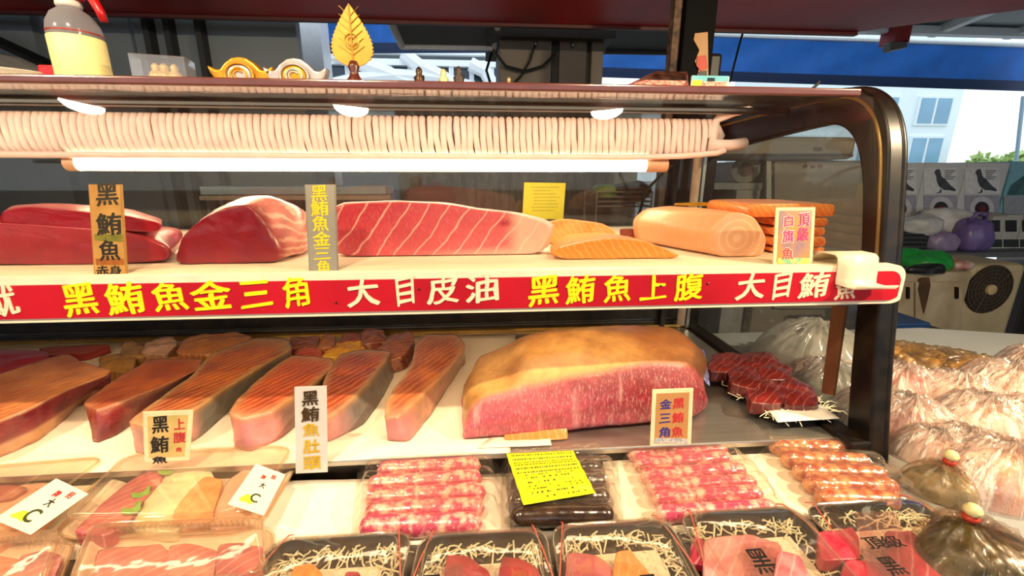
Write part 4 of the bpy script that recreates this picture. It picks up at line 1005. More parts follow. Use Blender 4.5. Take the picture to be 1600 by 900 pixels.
# acrylic box with gold figures
c = base(259, .75); t = thing('acrylic_box', 'small clear acrylic box with pale gold figures inside', 'box', c)
R1 = np.array([.89, .2, 0]); R2 = np.array([-.2, .89, 0])
MB().obox(c + [0, 0, .018], R1 * .038, R2 * .022, (0, 0, .018)).build('box_shell', glass('acrylic', 'e8e2dc', .03, .12, .08, amp=.7, p=2.5), t, bevel=.001)
GOLD = mat('gold_ornament', 'd79a2c', .35, .6, var=.15, vs=40); PGOLD = mat('pale_gold', 'e8cf8a', .4, .3)
for k, (dx, r, nm) in enumerate(((-.012, .011, 'left'), (.0, .013, 'middle'), (.014, .011, 'right'))):
    tag(MB().lathe([(r * .8, .002), (r, .008), (r * .8, .014), (r * .45, .018), (r * .5, .024), (r * .2, .028)], c + R1 * dx, 14).build('gold_figure', PGOLD, smooth=True), 'pale gold figure, %s one of three in the acrylic box' % nm, 'figurine', 'gold figures in the acrylic box')
# gold ingot and silver ingot ornaments
def ingot(name, label, px, m, m2, w=.098):
    c = base(px, .775); t = thing(name, label, 'ornament', c)
    half = [(.034, 0), (.042, .012), (.050, .026), (.0535, .0385), (.046, .034), (.039, .030), (.032, .032), (.024, .042), (.012, .051)]
    prof = [(x * w / .107, z * .82) for x, z in half] + [(0, .0435)] + [(-x * w / .107, z * .82) for x, z in reversed(half)]
    MB().prism([c + np.array([x, -.010, z]) for x, z in prof], (0, .022, 0)).build('boat', m, t, bevel=.004, seg=3)
    MB().lathe([(.0205, 0), (.0195, .003), (.015, .005), (.002, .0055)], c + [0, -.010, .0165], 28, (0, -1, 0), sy=.85).build('disc', m2, t, smooth=True)
    mb = MB()
    for r in (.021, .012): mb.tube([c + np.array([r * math.cos(a), -.0155, .0165 + r * .8 * math.sin(a)]) for a in np.linspace(0, 6.283, 24)[:-1]], .0018, 6, closed=True)
    mb.tube([c + np.array([.007 * math.cos(a), -.0165, .0165 + .006 * math.sin(a)]) for a in np.linspace(.5, 4.6, 12)], .0015, 6)
    mb.build('scroll', m, t, smooth=True); return t
SILO = mat('silver_ornament', 'c8c0bc', .3, .6, var=.12, vs=40)
ingot('gold_ingot', 'gold boat shaped ingot ornament on the case top', 381, GOLD, SILO)
ingot('silver_ingot', 'silver boat shaped ingot ornament with a golden middle', 465, SILO, GOLD)
# golden leaf on a brown vase
c = base(554, .775); t = thing('leaf_ornament', 'golden toothed leaf ornament standing on a small brown vase', 'ornament', c)
MB().lathe([(.010, 0), (.013, .004), (.014, .012), (.008, .020), (.006, .026), (.009, .034), (.006, .042)], c, 20).build('vase', mat('brown_wood', '5a2a1a', .3, coat=.4), t, smooth=True)
pts = []; nL = 64
for s in (1, -1):
    rng = range(nL + 1) if s == 1 else range(nL - 1, 0, -1)
    for i in rng:
        q = i / nL; w_ = .0345 * (math.sin(math.pi * min(1, q ** .62)) ** .85) * (1 - .18 * q); w_ += (.0032 if i % 4 < 2 else 0) * (1 - q) * (q > .08)
        pts.append((s * w_ * .95, .034 + .089 * q))
leaf = MB().prism([c + np.array([x, 0, z]) for x, z in pts], (0, .003, 0)).build('leaf', mat('leaf_gold', 'd09a34', .45, .35, var=.12, vs=50), t, bevel=.0006)
mb = MB().tube([c + np.array([0, -.001, z]) for z in (.038, .08, .122)], .0012, 6)
for a in np.linspace(.050, .105, 6):
    for s in (1, -1): mb.tube([c + np.array([0, -.001, a]), c + np.array([s * .020 * (1 - (a - .05) * 5), -.0008, a + .014])], .0005, 5)
mb.build('veins', mat('vein_gold', 'b8842c', .4, .4), leaf)
mb = MB(); ctr = c + np.array([0, -.001, .070])
for r in (.011, .006): mb.tube([ctr + np.array([r * math.cos(a), 0, r * math.sin(a)]) for a in np.linspace(0, 6.283, 20)[:-1]], .0009, 6, closed=True)
mb.build('medallion', mat('bright_gold', 'e8c050', .3, .6), leaf)
def figurine(label, px, h, m, arms=True):
    c = base(px, .775)
    mb = MB().lathe([(h * .26, 0), (h * .28, h * .1), (h * .2, h * .35), (h * .24, h * .55), (h * .12, h * .68), (h * .15, h * .8), (h * .12, h * .92), (h * .03, h)], c, 14)
    if arms: mb.tube([c + np.array([-h * .2, 0, h * .55]), c + np.array([-h * .05, -h * .18, h * .45]), c + np.array([h * .2, 0, h * .62])], h * .06, 6)
    return tag(mb.build('figurine', m, smooth=True), label, 'figurine')
DKB = mat('dark_bronze', '4a3524', .35, .6, var=.2, vs=60)
figurine('dark bronze figurine right of the golden leaf ornament', 655, .036, DKB)
figurine('pale gold seated figurine between two dark ones', 693, .034, PGOLD, False)
figurine('dark standing figurine right of the pale gold one', 717, .038, mat('dark_stone', '3a2c28', .5))
figurine('tiny bronze figurine before the brown column', 795, .024, mat('pale_bronze', '9a8660', .35, .6))
# stack of leaflets and cards
P = lambda x, y, Y, z: np.array([PY(x, 120, Y)[0], Y, z])
def wedge(name, label, cat, x0, x1, Y0, Y1, z0, z1, m, sk=0.0, x2=None, x3=None):
    """low wedge standing on the case top: front edge x0..x1, raised back edge x2..x3"""
    x2 = x0 if x2 is None else x2; x3 = x1 if x3 is None else x3
    a, b_, c_, d = P(x0, 0, Y0, ZT), P(x1, 0, Y0, ZT), P(x3, 0, Y1, ZT), P(x2, 0, Y1, ZT)
    V = [a, b_, c_, d, a + [0, 0, z0], b_ + [0, 0, z0], c_ + [0, 0, z1], d + [0, 0, z1]]
    o = MB().add(V, [(0, 3, 2, 1), (4, 5, 6, 7), (0, 1, 5, 4), (1, 2, 6, 5), (2, 3, 7, 6), (3, 0, 4, 7)]).build(name, m, bevel=.001)
    tag(o, label, cat); return o, V[4:]
o, tp = wedge('leaflet_stack', 'stack of dark printed leaflets in a clear folder on the case top', 'leaflets', 978, 1078, .722, .775, .004, .034, mat('dark_folder', '5a4038', .25, coat=.5, var=.5, vs=40, col2='a8685c'), 0, 1018, 1074)
f = lambda u, w, q=tp: (q[0] * (1 - u) + q[1] * u) * (1 - w) + (q[3] * (1 - u) + q[2] * u) * w
MB().prism([f(.18, .45), f(.96, .45), f(.98, .97), f(.10, .97)], (0, -.001, .003)).build('photo_print', mat('dark_print', '1c1412', .3, var=.5, vs=60, col2='5a3c30'), o)
MB().prism([f(.10, .10), f(.9, .08), f(.94, .30), (f(.22, .32))], (0, -.001, .002)).build('red_print', mat('print_red', 'd04a4a', .4, var=.4, vs=200, col2='f0d8c0'), o)
o, tp = wedge('picture_card', 'small colourful picture card propped on the case top', 'card', 1080, 1140, .722, .75, .002, .026, mat('picture_print', 'e6dcc8', .4, var=.1))
def cardpatch(u0, u1, w0, w1, nm, m):
    MB().prism([f(u0, w0, tp), f(u1, w0, tp), f(u1, w1, tp), f(u0, w1, tp)], (0, -.0004, .0006)).build(nm, m, o)
cardpatch(.03, .97, .55, .97, 'blue_print', mat('print_cyan', '7cc8d8', .4)); cardpatch(.3, .92, .12, .5, 'red_print', mat('print_red', 'd04a4a')); cardpatch(.05, .28, .15, .6, 'yellow_print', mat('print_yellow', 'e8d850', .4)); cardpatch(.42, .62, .5, .8, 'dark_print', mat('print_small_dark', '2a3038', .4))
o, tp = wedge('cream_sheet', 'cream folded sheet near the right end of the case top', 'paper', 1148, 1252, .722, .86, .003, .016, mat('cream_leaf', 'e6d9a4', .5), 0, 1165, 1262)
tag(MB().tube([P(1258, 0, .75, ZT + .003), P(1272, 0, .75, ZT + .008), P(1282, 0, .75, ZT + .020)], .0025, 6).build('dark_clip', mat('black_plastic', '111113')), 'dark clip sticking up at the right end of the case top', 'clip')
# ================================================================== FRONT COUNTER GOODS
CLEAR = glass('clear_plastic', 'f8f6f0', .05, .12, .05, 'fff4e0', amp=.8, p=3.2, bump=.25, bs=18, bd=.004)
FILM = glass('cling_film', 'f8f4ee', .06, .05, .06, 'fff2e0', amp=.7, p=3, bump=.9, bs=34, bd=.006)
sheet('counter_paper', 'white paper sheet on the front counter beside the sausages', [(0, 760), (790, 745), (800, 845), (0, 880)], ZC + .0012, mat('bright_paper', 'fbf6ea', .6, var=.03), .001, 'paper sheet', 24, 6)
sheet('counter_paper', 'cream greased paper under the right hand sausage bags', [(940, 712), (1290, 690), (1400, 800), (960, 842)], ZC + .0012, PAPER, .001, 'paper sheet', 16, 6)
n = N('pork_sausage'); v = n.coords()
f = n.ramp(n.noise(v, 62, 4, .55), [(.44, 0.0), (.60, 1.0)])
c = n.mix(f, 'bc4460', 'e8b6a2'); c = n.mix(n.ramp(n.noise(v, 150, 3), [(.58, 0.0), (.7, .6)]), c, 'eec6b4')
SAUS = n.done(n.bsdf(c, .3, 0, .5, .5, n.bump(n.noise(v, 140, 3), .35, .002)))
n = N('spiced_sausage'); v = n.coords()
c = n.mix(n.ramp(n.noise(v, 55, 4, .55), [(.38, 0.0), (.6, 1.0)]), '9c4430', 'd89a68'); c = n.mix(n.ramp(n.noise(v, 150, 3), [(.6, 0.0), (.72, .6)]), c, 'e8c490')
SAUS2 = n.done(n.bsdf(c, .3, 0, .5, .5, n.bump(n.noise(v, 140, 3), .35, .002)))
DARKS = mat('dark_sausage', '2a1d18', .25, coat=.6, var=.4, vs=50, col2='4a3628', bump=.2, bs=90)
ORD = ['farthest', 'second', 'third', 'fourth', 'fifth', 'sixth']
def sausages(rows, r, m, desc, where, group, sd):
    out = []; n_ = len(rows)
    for i, (x0, y0, x1, y1) in enumerate(rows):
        a, b_ = PZ(x0, y0, ZC + r), PZ(x1, y1, ZC + r); L = np.linalg.norm(b_ - a)
        a, b_ = a + (b_ - a) * .03, b_ - (b_ - a) * .03
        pts, rs = [], []
        K = 34
        perp = np.cross((b_ - a) / L, [0, 0, 1])
        for k in range(K + 1):
            q = k / K; e = min(q, 1 - q) * L
            rs.append(r * (math.sqrt(max(0, 1 - (1 - min(1, e / (r * 1.3))) ** 2)) * .97 + .03) * (1 + .10 * noise.noise(Vector((q * 11, i * 3.1, sd)))))
            pts.append(a + (b_ - a) * q + perp * (.002 * math.sin(q * 3.1 + i)) )
        mb = MB().tube(pts, rs, 18)
        nm = ORD[i] if i < n_ - 1 else 'nearest'
        o = mb.build('sausage', m, smooth=True)
        tag(o, '%s, %s row, %s' % (desc, nm, where) if nm not in ('farthest', 'nearest') else '%s, %s row, %s' % (desc, nm, where), 'sausage', group); out.append(o)
    return out
def bagfilm(name, label, quad, rows, r, m, hgt=None, sd=0, parts=()):
    """loose film pack lying over rows of round sausages: a height field"""
    P4 = [PZ(x, y, ZC) for x, y in quad]; segs = [(PZ(a, b_, ZC + r), PZ(c_, d, ZC + r)) for a, b_, c_, d in rows]
    def height(p):
        h = .002
        for a, b_ in segs:
            d = (b_ - a)[:2]; L2 = d @ d; t_ = np.clip(((p[:2] - a[:2]) @ d) / L2, .02, .98)
            dist = np.linalg.norm(p[:2] - (a[:2] + d * t_))
            if dist < r * 2.2: h = max(h, r + math.sqrt(max(0, (r * 1.12) ** 2 - min(dist, r * 1.12) ** 2)) + .001 - max(0, dist - r) * .5)
        return h
    def fn(u, w):
        p = (P4[0] * (1 - u) + P4[1] * u) * (1 - w) + (P4[3] * (1 - u) + P4[2] * u) * w
        e = min(1, min(u, 1 - u, w, 1 - w) * 14)
        return np.array([p[0], p[1], ZC + .002 + max(height(p) * e, .0006) + .0012 * fbm(p, 60, sd) * e])
    o = MB().grid(fn, 70, 56).build(name, m, smooth=True)
    return tag(o, label, 'bag')
S1 = [(583, 736, 757, 727), (566, 758, 760, 749), (564, 780, 766, 771), (562, 802, 764, 794), (553, 826, 760, 817)]
sausages(S1, .0152, SAUS, 'pink fat flecked sausage', 'in the bag left of the dark sausages', 'pink sausages in the left bag', 1)
BAGF = glass('vacuum_bag', 'fbf6f0', .05, .05, .05, 'fff2e0', amp=.7, p=3, bump=.6, bs=60, bd=.004)
bagfilm('sausage_bag', 'clear bag of five pink sausages left of the dark sausages', [(560, 728), (783, 700), (792, 826), (548, 842)], S1, .0152, BAGF, sd=1)
S2 = [(797, 716, 932, 708), (793, 738, 947, 731), (791, 761, 953, 753), (790, 785, 960, 777), (790, 810, 966, 803)]
sausages(S2, .0150, DARKS, 'dark brown sausage', 'under the bright yellow label', 'dark sausages in the labelled bag', 2)
B2 = bagfilm('sausage_bag', 'clear bag of dark sausages with a bright yellow label', [(783, 702), (962, 698), (975, 822), (783, 828)], S2, .0150, BAGF, sd=2)
LZ = ZC + .036
lq = [PZ(791, 709, LZ), PZ(895, 704, LZ), PZ(931, 769, LZ), PZ(818, 788, LZ)]
def labfn(u, w):
    p = (lq[0] * (1 - u) + lq[1] * u) * (1 - w) + (lq[3] * (1 - u) + lq[2] * u) * w
    return p + np.array([0, 0, .0012 * math.sin(w * 26) - .002 * w])
LB = MB().grid(labfn, 16, 24).build('yellow_label', mat('neon_yellow', 'f4f410', .5, var=.03), B2, smooth=True, solid=.0006)
tag(LB, 'bright yellow printed label')
mb = MB()
for row in range(13):
    w_ = .06 + row * .069; u = .06 if row < 6 else .16
    end = .94 if row < 6 else RNG.uniform(.75, .92)
    while u < end:
        L = RNG.uniform(.012, .035)
        if row < 6 or RNG.uniform() < .45:
            a, b_, c_, d = labfn(u, w_), labfn(u + L, w_), labfn(u + L, w_ + .026), labfn(u, w_ + .026)
            e_ = np.array([0, 0, .0007]); mb.add([a + e_, b_ + e_, c_ + e_, d + e_], [(0, 1, 2, 3)])
        u += L + RNG.uniform(.006, .02)
tag(mb.build('print_lines', mat('label_ink', '5a5a10', .6), LB), 'rows of tiny dark print')
S3 = [(974, 711, 1142, 702), (984, 726, 1150, 717), (994, 745, 1172, 735), (1003, 764, 1188, 754), (1012, 783, 1196, 769), (1018, 806, 1218, 791)]
sausages(S3, .0128, SAUS, 'pink fat flecked sausage', 'in the bag right of the dark sausages', 'pink sausages in the right bag', 3)
bagfilm('sausage_bag', 'clear bag of six pink sausages right of the dark sausages', [(962, 700), (1150, 686), (1235, 800), (1008, 822)], S3, .0128, BAGF, sd=3)
S4 = [(1196, 697, 1330, 703), (1214, 716, 1365, 724), (1232, 736, 1392, 745), (1250, 757, 1410, 764), (1270, 780, 1412, 784)]
sausages(S4, .0150, SAUS2, 'orange brown sausage', 'in the rightmost sausage bag', 'orange sausages in the rightmost bag', 4)
bagfilm('sausage_bag', 'clear bag of orange brown sausages near the black frame foot', [(1165, 686), (1345, 682), (1475, 786), (1262, 802)], S4, .0150, FILM, sd=4)

# ---- black trays with clear lids along the front
def lidded(label, TLp, TRp, dx, depth, m=TRB, h=.022, lid=.034, group=None, bands=True):
    TL, TR = PZ(*TLp, ZC + h), PZ(*TRp, ZC + h); TL[2] = TR[2] = ZC + .0015
    sx = (TR - TL); ax = sx / np.linalg.norm(sx); ay = np.array([-ax[1], ax[0], 0])
    f = -ay * depth + ax * dx
    Q = [TL, TR, TR + f, TL + f]
    o, rr, c = tray_thing('lidded_tray', label, 'tray', Q, h, .004, m, group=group)
    K = len(rr(1, 0)); rg = [rr(1.005, h + .0015), rr(.99, h + .004), rr(.90, h + .006), rr(.86, lid), rr(.80, lid + .002)]
    V = [p for r in rg for p in r]; Fs = [(i * K + j, i * K + (j + 1) % K, (i + 1) * K + (j + 1) % K, (i + 1) * K + j) for i in range(4) for j in range(K)] + [tuple(range(4 * K, 5 * K))]
    L = MB().add(V, Fs).build('clear_lid', CLEAR, o, auto=30)
    MB().tube(rr(.86, lid), .0012, 6, closed=True).build('lid_edge', CLEAR, L, smooth=True); MB().tube(rr(1.0, h + .003), .0016, 6, closed=True).build('lid_rim', CLEAR, L, smooth=True)
    if bands:
        for s, (p, q) in ((0, (0, 3)), (1, (1, 2))):
            a = Q[p] + (Q[1 - p] - Q[p]) * .10 + [0, 0, h + .006]; b_ = Q[p] + (Q[q] - Q[p]) * .45 + [0, 0, h + .004]
            mid = (a + b_) / 2 + [0, 0, .003]
            MB().tube([a + ay * .012 - [0, 0, .01], a, mid, b_, b_ + (ax if s else -ax) * .004 - [0, 0, .012]], .0009, 6).build('rubber_band', mat('red_rubber', 'd86a5a', .5), o, smooth=True)
    return o, L, Q
TR_ = [('black lidded tray with an orange piece, leftmost of the front row', (430, 846), (645, 834)), ('black lidded tray with two dark red chunks in the front row', (657, 840), (852, 828)),
       ('black lidded tray with a pink and an orange piece in the front row', (860, 826), (1042, 812)), ('black lidded tray of pale pink slices with a handwritten lid', (1058, 806), (1240, 794)),
       ('black lidded tray of red chunks with a two line handwritten lid, rightmost', (1250, 794), (1432, 780))]
TQS = []
for lb, a, b_ in TR_:
    o, L, Q = lidded(lb, a, b_, -.006, .16); TQS.append((o, L, Q))
def inq(Q, u, w, z=0): return (Q[0] * (1 - u) + Q[1] * u) * (1 - w) + (Q[3] * (1 - u) + Q[2] * u) * w + np.array([0, 0, z])
NET = mat('net_pad', 'efe0c4', .6, bump=1.0, bs=260, bd=.003, var=.1)
for k, (o, L, Q) in enumerate(TQS):
    P4 = [inq(Q, .08, .07), inq(Q, .92, .07), inq(Q, .92, .95), inq(Q, .08, .95)]
    shreds('shredded_radish', 'pale shredded radish in the %s front tray' % ['leftmost', 'second', 'middle', 'fourth', 'rightmost'][k], P4, ZC + .009, 150, lo=.016, hi=.042, edge=True, r=.0012)
    q = [inq(Q, .17, .22), inq(Q, .83, .22), inq(Q, .83, .96), inq(Q, .17, .96)]
    def nf(u, w, q=q):
        p = (q[0] * (1 - u) + q[1] * u) * (1 - w) + (q[3] * (1 - u) + q[2] * u) * w
        return p + np.array([0, 0, .0105 + .0010 * (math.sin(u * 75 + (int(w * 24) % 2) * 1.57) * math.sin(w * 75))])
    tag(MB().grid(nf, 48, 48).build('net_pad', NET, smooth=True), 'cream honeycomb pad in the %s front tray' % ['leftmost', 'second', 'middle', 'fourth', 'rightmost'][k], 'pad')
SASH = meat('sashimi_pink', 'f4d4cc', 'bands', 24, rot=(0, 0, .8), dist=2, thick=(.88, 1.0), amount=.4, rough=.28, coat=.5)
def lump(name, label, pts, h, m, c1, c2, z, seed, fat=.8, group=None, amp=.002):
    o = slab(name, label, pts, h, m, lambda V, u, v, cap, t: lerp(c1, c2, np.where(cap == 2, 1, .2) * np.clip(np.array([fbm(p, 45, 3) for p in V]) + .6, 0, 1)), fat, seed, z=z, amp=amp, dome=.004)
    if group: o['group'] = group
ZT2 = ZC + .0125
lump('salmon_piece', 'orange piece in the leftmost front tray', [(445, 930), (500, 932), (505, 895), (485, 880), (460, 884)], .016, SAL, 'e8842c', 'f4a848', ZT2, 81)
lump('tuna_piece', 'small red piece in the leftmost front tray', [(530, 930), (575, 925), (562, 893), (540, 894)], .012, TUNA, 'a82030', 'c43c48', ZT2, 82)
lump('tuna_piece', 'left dark red chunk in the second front tray', [(690, 935), (768, 935), (764, 892), (735, 872), (698, 864)], .016, TUNA, 'a01c30', 'c43a4a', ZT2, 83)
lump('tuna_piece', 'right dark red chunk in the second front tray', [(775, 930), (850, 925), (842, 888), (810, 872), (785, 868)], .018, TUNA, '8e1428', 'b42438', ZT2, 84)
lump('tuna_piece', 'pink red chunk in the middle front tray', [(880, 930), (965, 930), (958, 885), (930, 866), (885, 864)], .016, TUNA, 'b8485c', 'd87880', ZT2, 85)
lump('salmon_piece', 'orange piece in the middle front tray', [(955, 930), (1030, 925), (1012, 890), (985, 860), (962, 862)], .018, SAL, 'e8883c', 'f4a860', ZT2, 86)
for i, (lb, pts, h, a, b_) in enumerate([('red edged slice at the back left of the fourth front tray', [(1075, 880), (1105, 885), (1100, 845), (1082, 838)], .010, 'a82440', 'c84860'),
    ('broad pale pink slice in the middle of the fourth front tray', [(1100, 930), (1240, 920), (1220, 850), (1170, 835), (1098, 842)], .014, 'd87880', 'eea8a4'),
    ('pink slice at the right of the fourth front tray', [(1205, 925), (1275, 915), (1250, 868), (1215, 858)], .014, 'c85a68', 'e08e90')]):
    lump('sashimi_slice', lb, pts, h, SASH, a, b_, ZT2 + (.012 if i == 2 else 0), 90 + i)
for i, (lb, pts, h, a, b_) in enumerate([('red chunk at the back left of the rightmost front tray', [(1282, 876), (1345, 874), (1342, 838), (1330, 822), (1276, 832)], .016, 'b82840', 'd85a6c'),
    ('red chunk at the front left of the rightmost front tray', [(1305, 930), (1405, 925), (1385, 880), (1320, 874)], .016, 'b82c44', 'd86470'),
    ('red chunk with pale lines at the right of the rightmost front tray', [(1395, 915), (1480, 910), (1450, 860), (1425, 828), (1380, 830)], .016, 'b02840', 'd05064')]):
    lump('tuna_piece', lb, pts, h, SASH if i == 2 else TUNA, a, b_, ZT2, 95 + i)
def lidtext(k, glyphs, m=INK, bold=.03, tape=None):
    o, L, Q = TQS[k]; z = ZC + .0375
    ax = Q[1] - Q[0]; ax /= np.linalg.norm(ax); ay = np.array([-ax[1], ax[0], 0])
    if tape:
        P4 = [PZ(x, y, z - .0003) for x, y in tape]; MB().prism(P4, (0, 0, .0003)).build('tape', glass('clear_tape', 'f4e4e0', .1, .08, .10, 'f0d8d8'), L)
    mb = MB()
    for ch, px, py, w, h in glyphs:
        p = PZ(px, py, z); kk = (p - CAM) @ FW
        pj = lambda q: np.array([(q - CAM) @ RT, (q - CAM) @ UP]) / ((q - CAM) @ FW); sy = np.linalg.norm(pj(p + ay * .01) - pj(p)) * kk / .01
        put(mb, ch, p, ax, ay, w * kk / F_PX, h * kk / F_PX / max(sy, .2), bold=.014, thick=.0004, wob=.03)
    mb.build('lettering', m, L)
lidtext(4, [('頂', 1366, 848, 30, 26), ('級', 1394, 846, 30, 26), ('黑', 1394, 884, 30, 40)], tape=[(1335, 800), (1400, 800), (1440, 915), (1360, 915)])
lidtext(3, [('黑', 1190, 876, 34, 46), ('鮪', 1196, 918, 36, 40)], tape=[(1155, 850), (1215, 846), (1245, 915), (1165, 915)])
lidtext(2, [('黑', 1018, 916, 30, 40)])
lidtext(1, [('黑', 672, 918, 34, 40)], tape=[(690, 884), (722, 880), (728, 915), (690, 915)])

# ---- clear clamshell boxes at the left
CLB = glass('clamshell', 'fdf6ea', .05, .10, .09, 'fff0d8', amp=.8, p=2.8, bump=.3, bs=14, bd=.004)
CLW = mat('white_tray', 'f6ecd8', .4, coat=.2, var=.03)
def clam(label, quad, lid=.036, tray=CLW, ribs=False):
    Q = [PZ(x, y, ZC + .012) for x, y in quad]
    for p in Q: p[2] = ZC + .0015
    o, rr, c = tray_thing('clamshell_box', label, 'box', Q, .012, .004, tray)
    K = len(rr(1, 0)); rg = [rr(1.01, .0135), rr(.985, .016), rr(.945, .018), rr(.92, lid), rr(.88, lid + .002)]
    V = [p for r in rg for p in r]; Fs = [(i * K + j, i * K + (j + 1) % K, (i + 1) * K + (j + 1) % K, (i + 1) * K + j) for i in range(4) for j in range(K)] + [tuple(range(4 * K, 5 * K))]
    L = MB().add(V, Fs).build('clear_lid', CLB, o, auto=30)
    MB().tube(rr(.92, lid), .0016, 6, closed=True).build('lid_edge', CLB, L, smooth=True); MB().tube(rr(1.01, .0145), .0022, 6, closed=True).build('lid_rim', CLB, L, smooth=True)
    if ribs:
        mb = MB(); 
        for s in np.linspace(.12, .88, 26):
            a = Q[0] * (1 - s) + Q[1] * s; b_ = a + (Q[3] - Q[0]) * .13
            mb.tube([a + [0, 0, .016], a * .6 + b_ * .4 + np.array([0, 0, lid - .004]), b_ + [0, 0, lid + .002]], .0016, 5)
        mb.build('rib', CLB, L, smooth=True)
    return o, L, Q
cA = clam('clear box with a paper label, cut off by the left edge of the view', [(-60, 752), (186, 730), (40, 846), (-230, 880)])
cB = clam('clear box of pink, white and orange fish beside the white paper', [(196, 728), (474, 712), (404, 832), (80, 846)])
def lab(L, quad, z, marks):
    P4 = [PZ(x, y, z) for x, y in quad]
    o = MB().prism(P4, (0, 0, .0006)).build('paper_label', mat('label_white', 'f8f0dc', .5, var=.02), L)
    f = lambda u, w: (P4[0] * (1 - u) + P4[1] * u) * (1 - w) + (P4[3] * (1 - u) + P4[2] * u) * w + np.array([0, 0, .0009])
    for ch, u, w, su, m in marks:
        mb = MB(); ax = P4[1] - P4[0]; ay = P4[0] - P4[3]
        if ch == 'blob':
            mb.add([f(u + su * (.8 + .3 * math.sin(a * 3)) * math.cos(a), w + su * .8 * (.8 + .3 * math.cos(a * 2)) * math.sin(a)) - [0, 0, .0002] for a in np.linspace(0, 6.283, 25)[:-1]], [tuple(range(24))])
            mb.build('green_print', m, o)
        else:
            put(mb, ch, f(u, w), ax / np.linalg.norm(ax), ay / np.linalg.norm(ay), su * np.linalg.norm(ax), su * np.linalg.norm(ax), bold=.03, thick=.0004); mb.build('lettering', m, o)
LIME = mat('lime_print', 'd4e03c', .5)
mk = [('招', .72, .16, .13, REDINK), ('牌', .45, .24, .13, REDINK), ('大', .56, .42, .16, INK), ('blob', .38, .78, .2, LIME), ('C', .56, .72, .24, mat('dark_green_print', '3a4a24', .5))]
lab(cA[1], [(88, 748), (138, 772), (48, 836), (-10, 812)], ZC + .0395, mk)
lab(cB[1], [(400, 725), (446, 742), (412, 806), (356, 788)], ZC + .0395, mk)
ZB = ZC + .006
lump('tuna_slices', 'row of pink tuna slices in the clear box beside the white paper', [(112, 832), (165, 838), (200, 820), (215, 790), (250, 760), (255, 736), (232, 732), (190, 760), (155, 790)], .018, SASH, 'c24c60', 'dd7a7c', ZB, 101, .9)
lump('white_fish_slices', 'pale white fish slices in the middle of the clear box', [(205, 828), (275, 832), (312, 790), (336, 745), (318, 724), (268, 732), (232, 770)], .016, SASH, 'f2ecc0', 'faf6d8', ZB, 102, .2)
lump('salmon_slices', 'orange salmon slices in the clear box beside the white paper', [(268, 822), (330, 818), (338, 785), (348, 750), (322, 744), (295, 765), (275, 790)], .018, SAL, 'f09a50', 'f6ba78', ZB, 103, .6)
lump('pale_fish_slices', 'pale pink fish slices under the paper label of the clear box', [(325, 828), (392, 822), (420, 780), (440, 735), (392, 728), (358, 750), (338, 790)], .014, SASH, 'f0b8a0', 'f4ccb4', ZB, 104, .4)
LEAF = mat('lime_leaf', '86c83c', .4, var=.2)
for i, (x, y, lb) in enumerate([(207, 797, 'nearest bright green garnish leaf in the clear box'), (222, 772, 'middle bright green garnish leaf in the clear box'), (262, 737, 'farthest bright green garnish leaf in the clear box')]):
    c = PZ(x, y, ZB + .018); mb = MB()
    mb.grid(lambda u, w: c + np.array([(.014 * (u - .5)) * 1.6, .014 * (w - .5) * (1 - (2 * u - 1) ** 2) * 2, .004 + .004 * math.sin(u * 5) * math.cos(w * 4)]), 10, 6)
    tag(mb.build('garnish_leaf', LEAF, smooth=True, solid=.0008), lb, 'leaf', 'green garnish leaves')
lump('pale_fish_slices', 'pale orange fish slices in the clear box cut off at the left', [(-80, 870), (20, 848), (60, 820), (120, 760), (60, 752), (-60, 775)], .014, SASH, 'eea888', 'f6c8a8', ZB, 105, .4)
lump('fish_roll', 'brown red strip at the back of the leftmost clear box', [(-40, 790), (20, 778), (45, 762), (10, 756), (-40, 766)], .022, SASH, 'a8564a', 'c47a60', ZB, 106, .4)
# front left trays cut by the bottom edge
uA = clam('wide ribbed clear tray of pink fish cut off by the bottom edge', [(140, 838), (425, 826), (432, 925), (100, 945)], .034, mat('cream_tray', 'f2dcc4', .4), True)
uB = clam('ribbed clear tray at the bottom left corner', [(-170, 872), (118, 846), (80, 950), (-230, 985)], .034, mat('cream_tray', 'f2dcc4', .4), True)
for i, (lb, pts, a, b_) in enumerate([('broad pink fish slices at the left of the ribbed tray', [(140, 935), (270, 930), (268, 862), (245, 850), (150, 858)], 'c8606a', 'e08e88'), ('pink fish slices at the right of the ribbed tray', [(262, 930), (330, 926), (342, 860), (300, 848), (262, 852)], 'cc6a6c', 'e89c90'), ('dark pink fish piece at the right end of the ribbed tray', [(335, 926), (410, 920), (414, 854), (375, 846), (340, 852)], 'a8485a', 'cc6a70')]):
    lump('fish_slices', lb, pts, .018, SASH, a, b_, ZB, 110 + i)
for i, (lb, pts, a, b_) in enumerate([('orange pink fish slices at the left of the corner tray', [(-120, 960), (10, 945), (40, 876), (-5, 868), (-110, 878)], 'd8785c', 'eaa080'), ('purple pink fish slices at the right of the corner tray', [(5, 945), (70, 935), (100, 868), (65, 860), (30, 868)], 'a85a68', 'd08a88')]):
    lump('fish_slices', lb, pts, .018, SASH, a, b_, ZB, 115 + i)
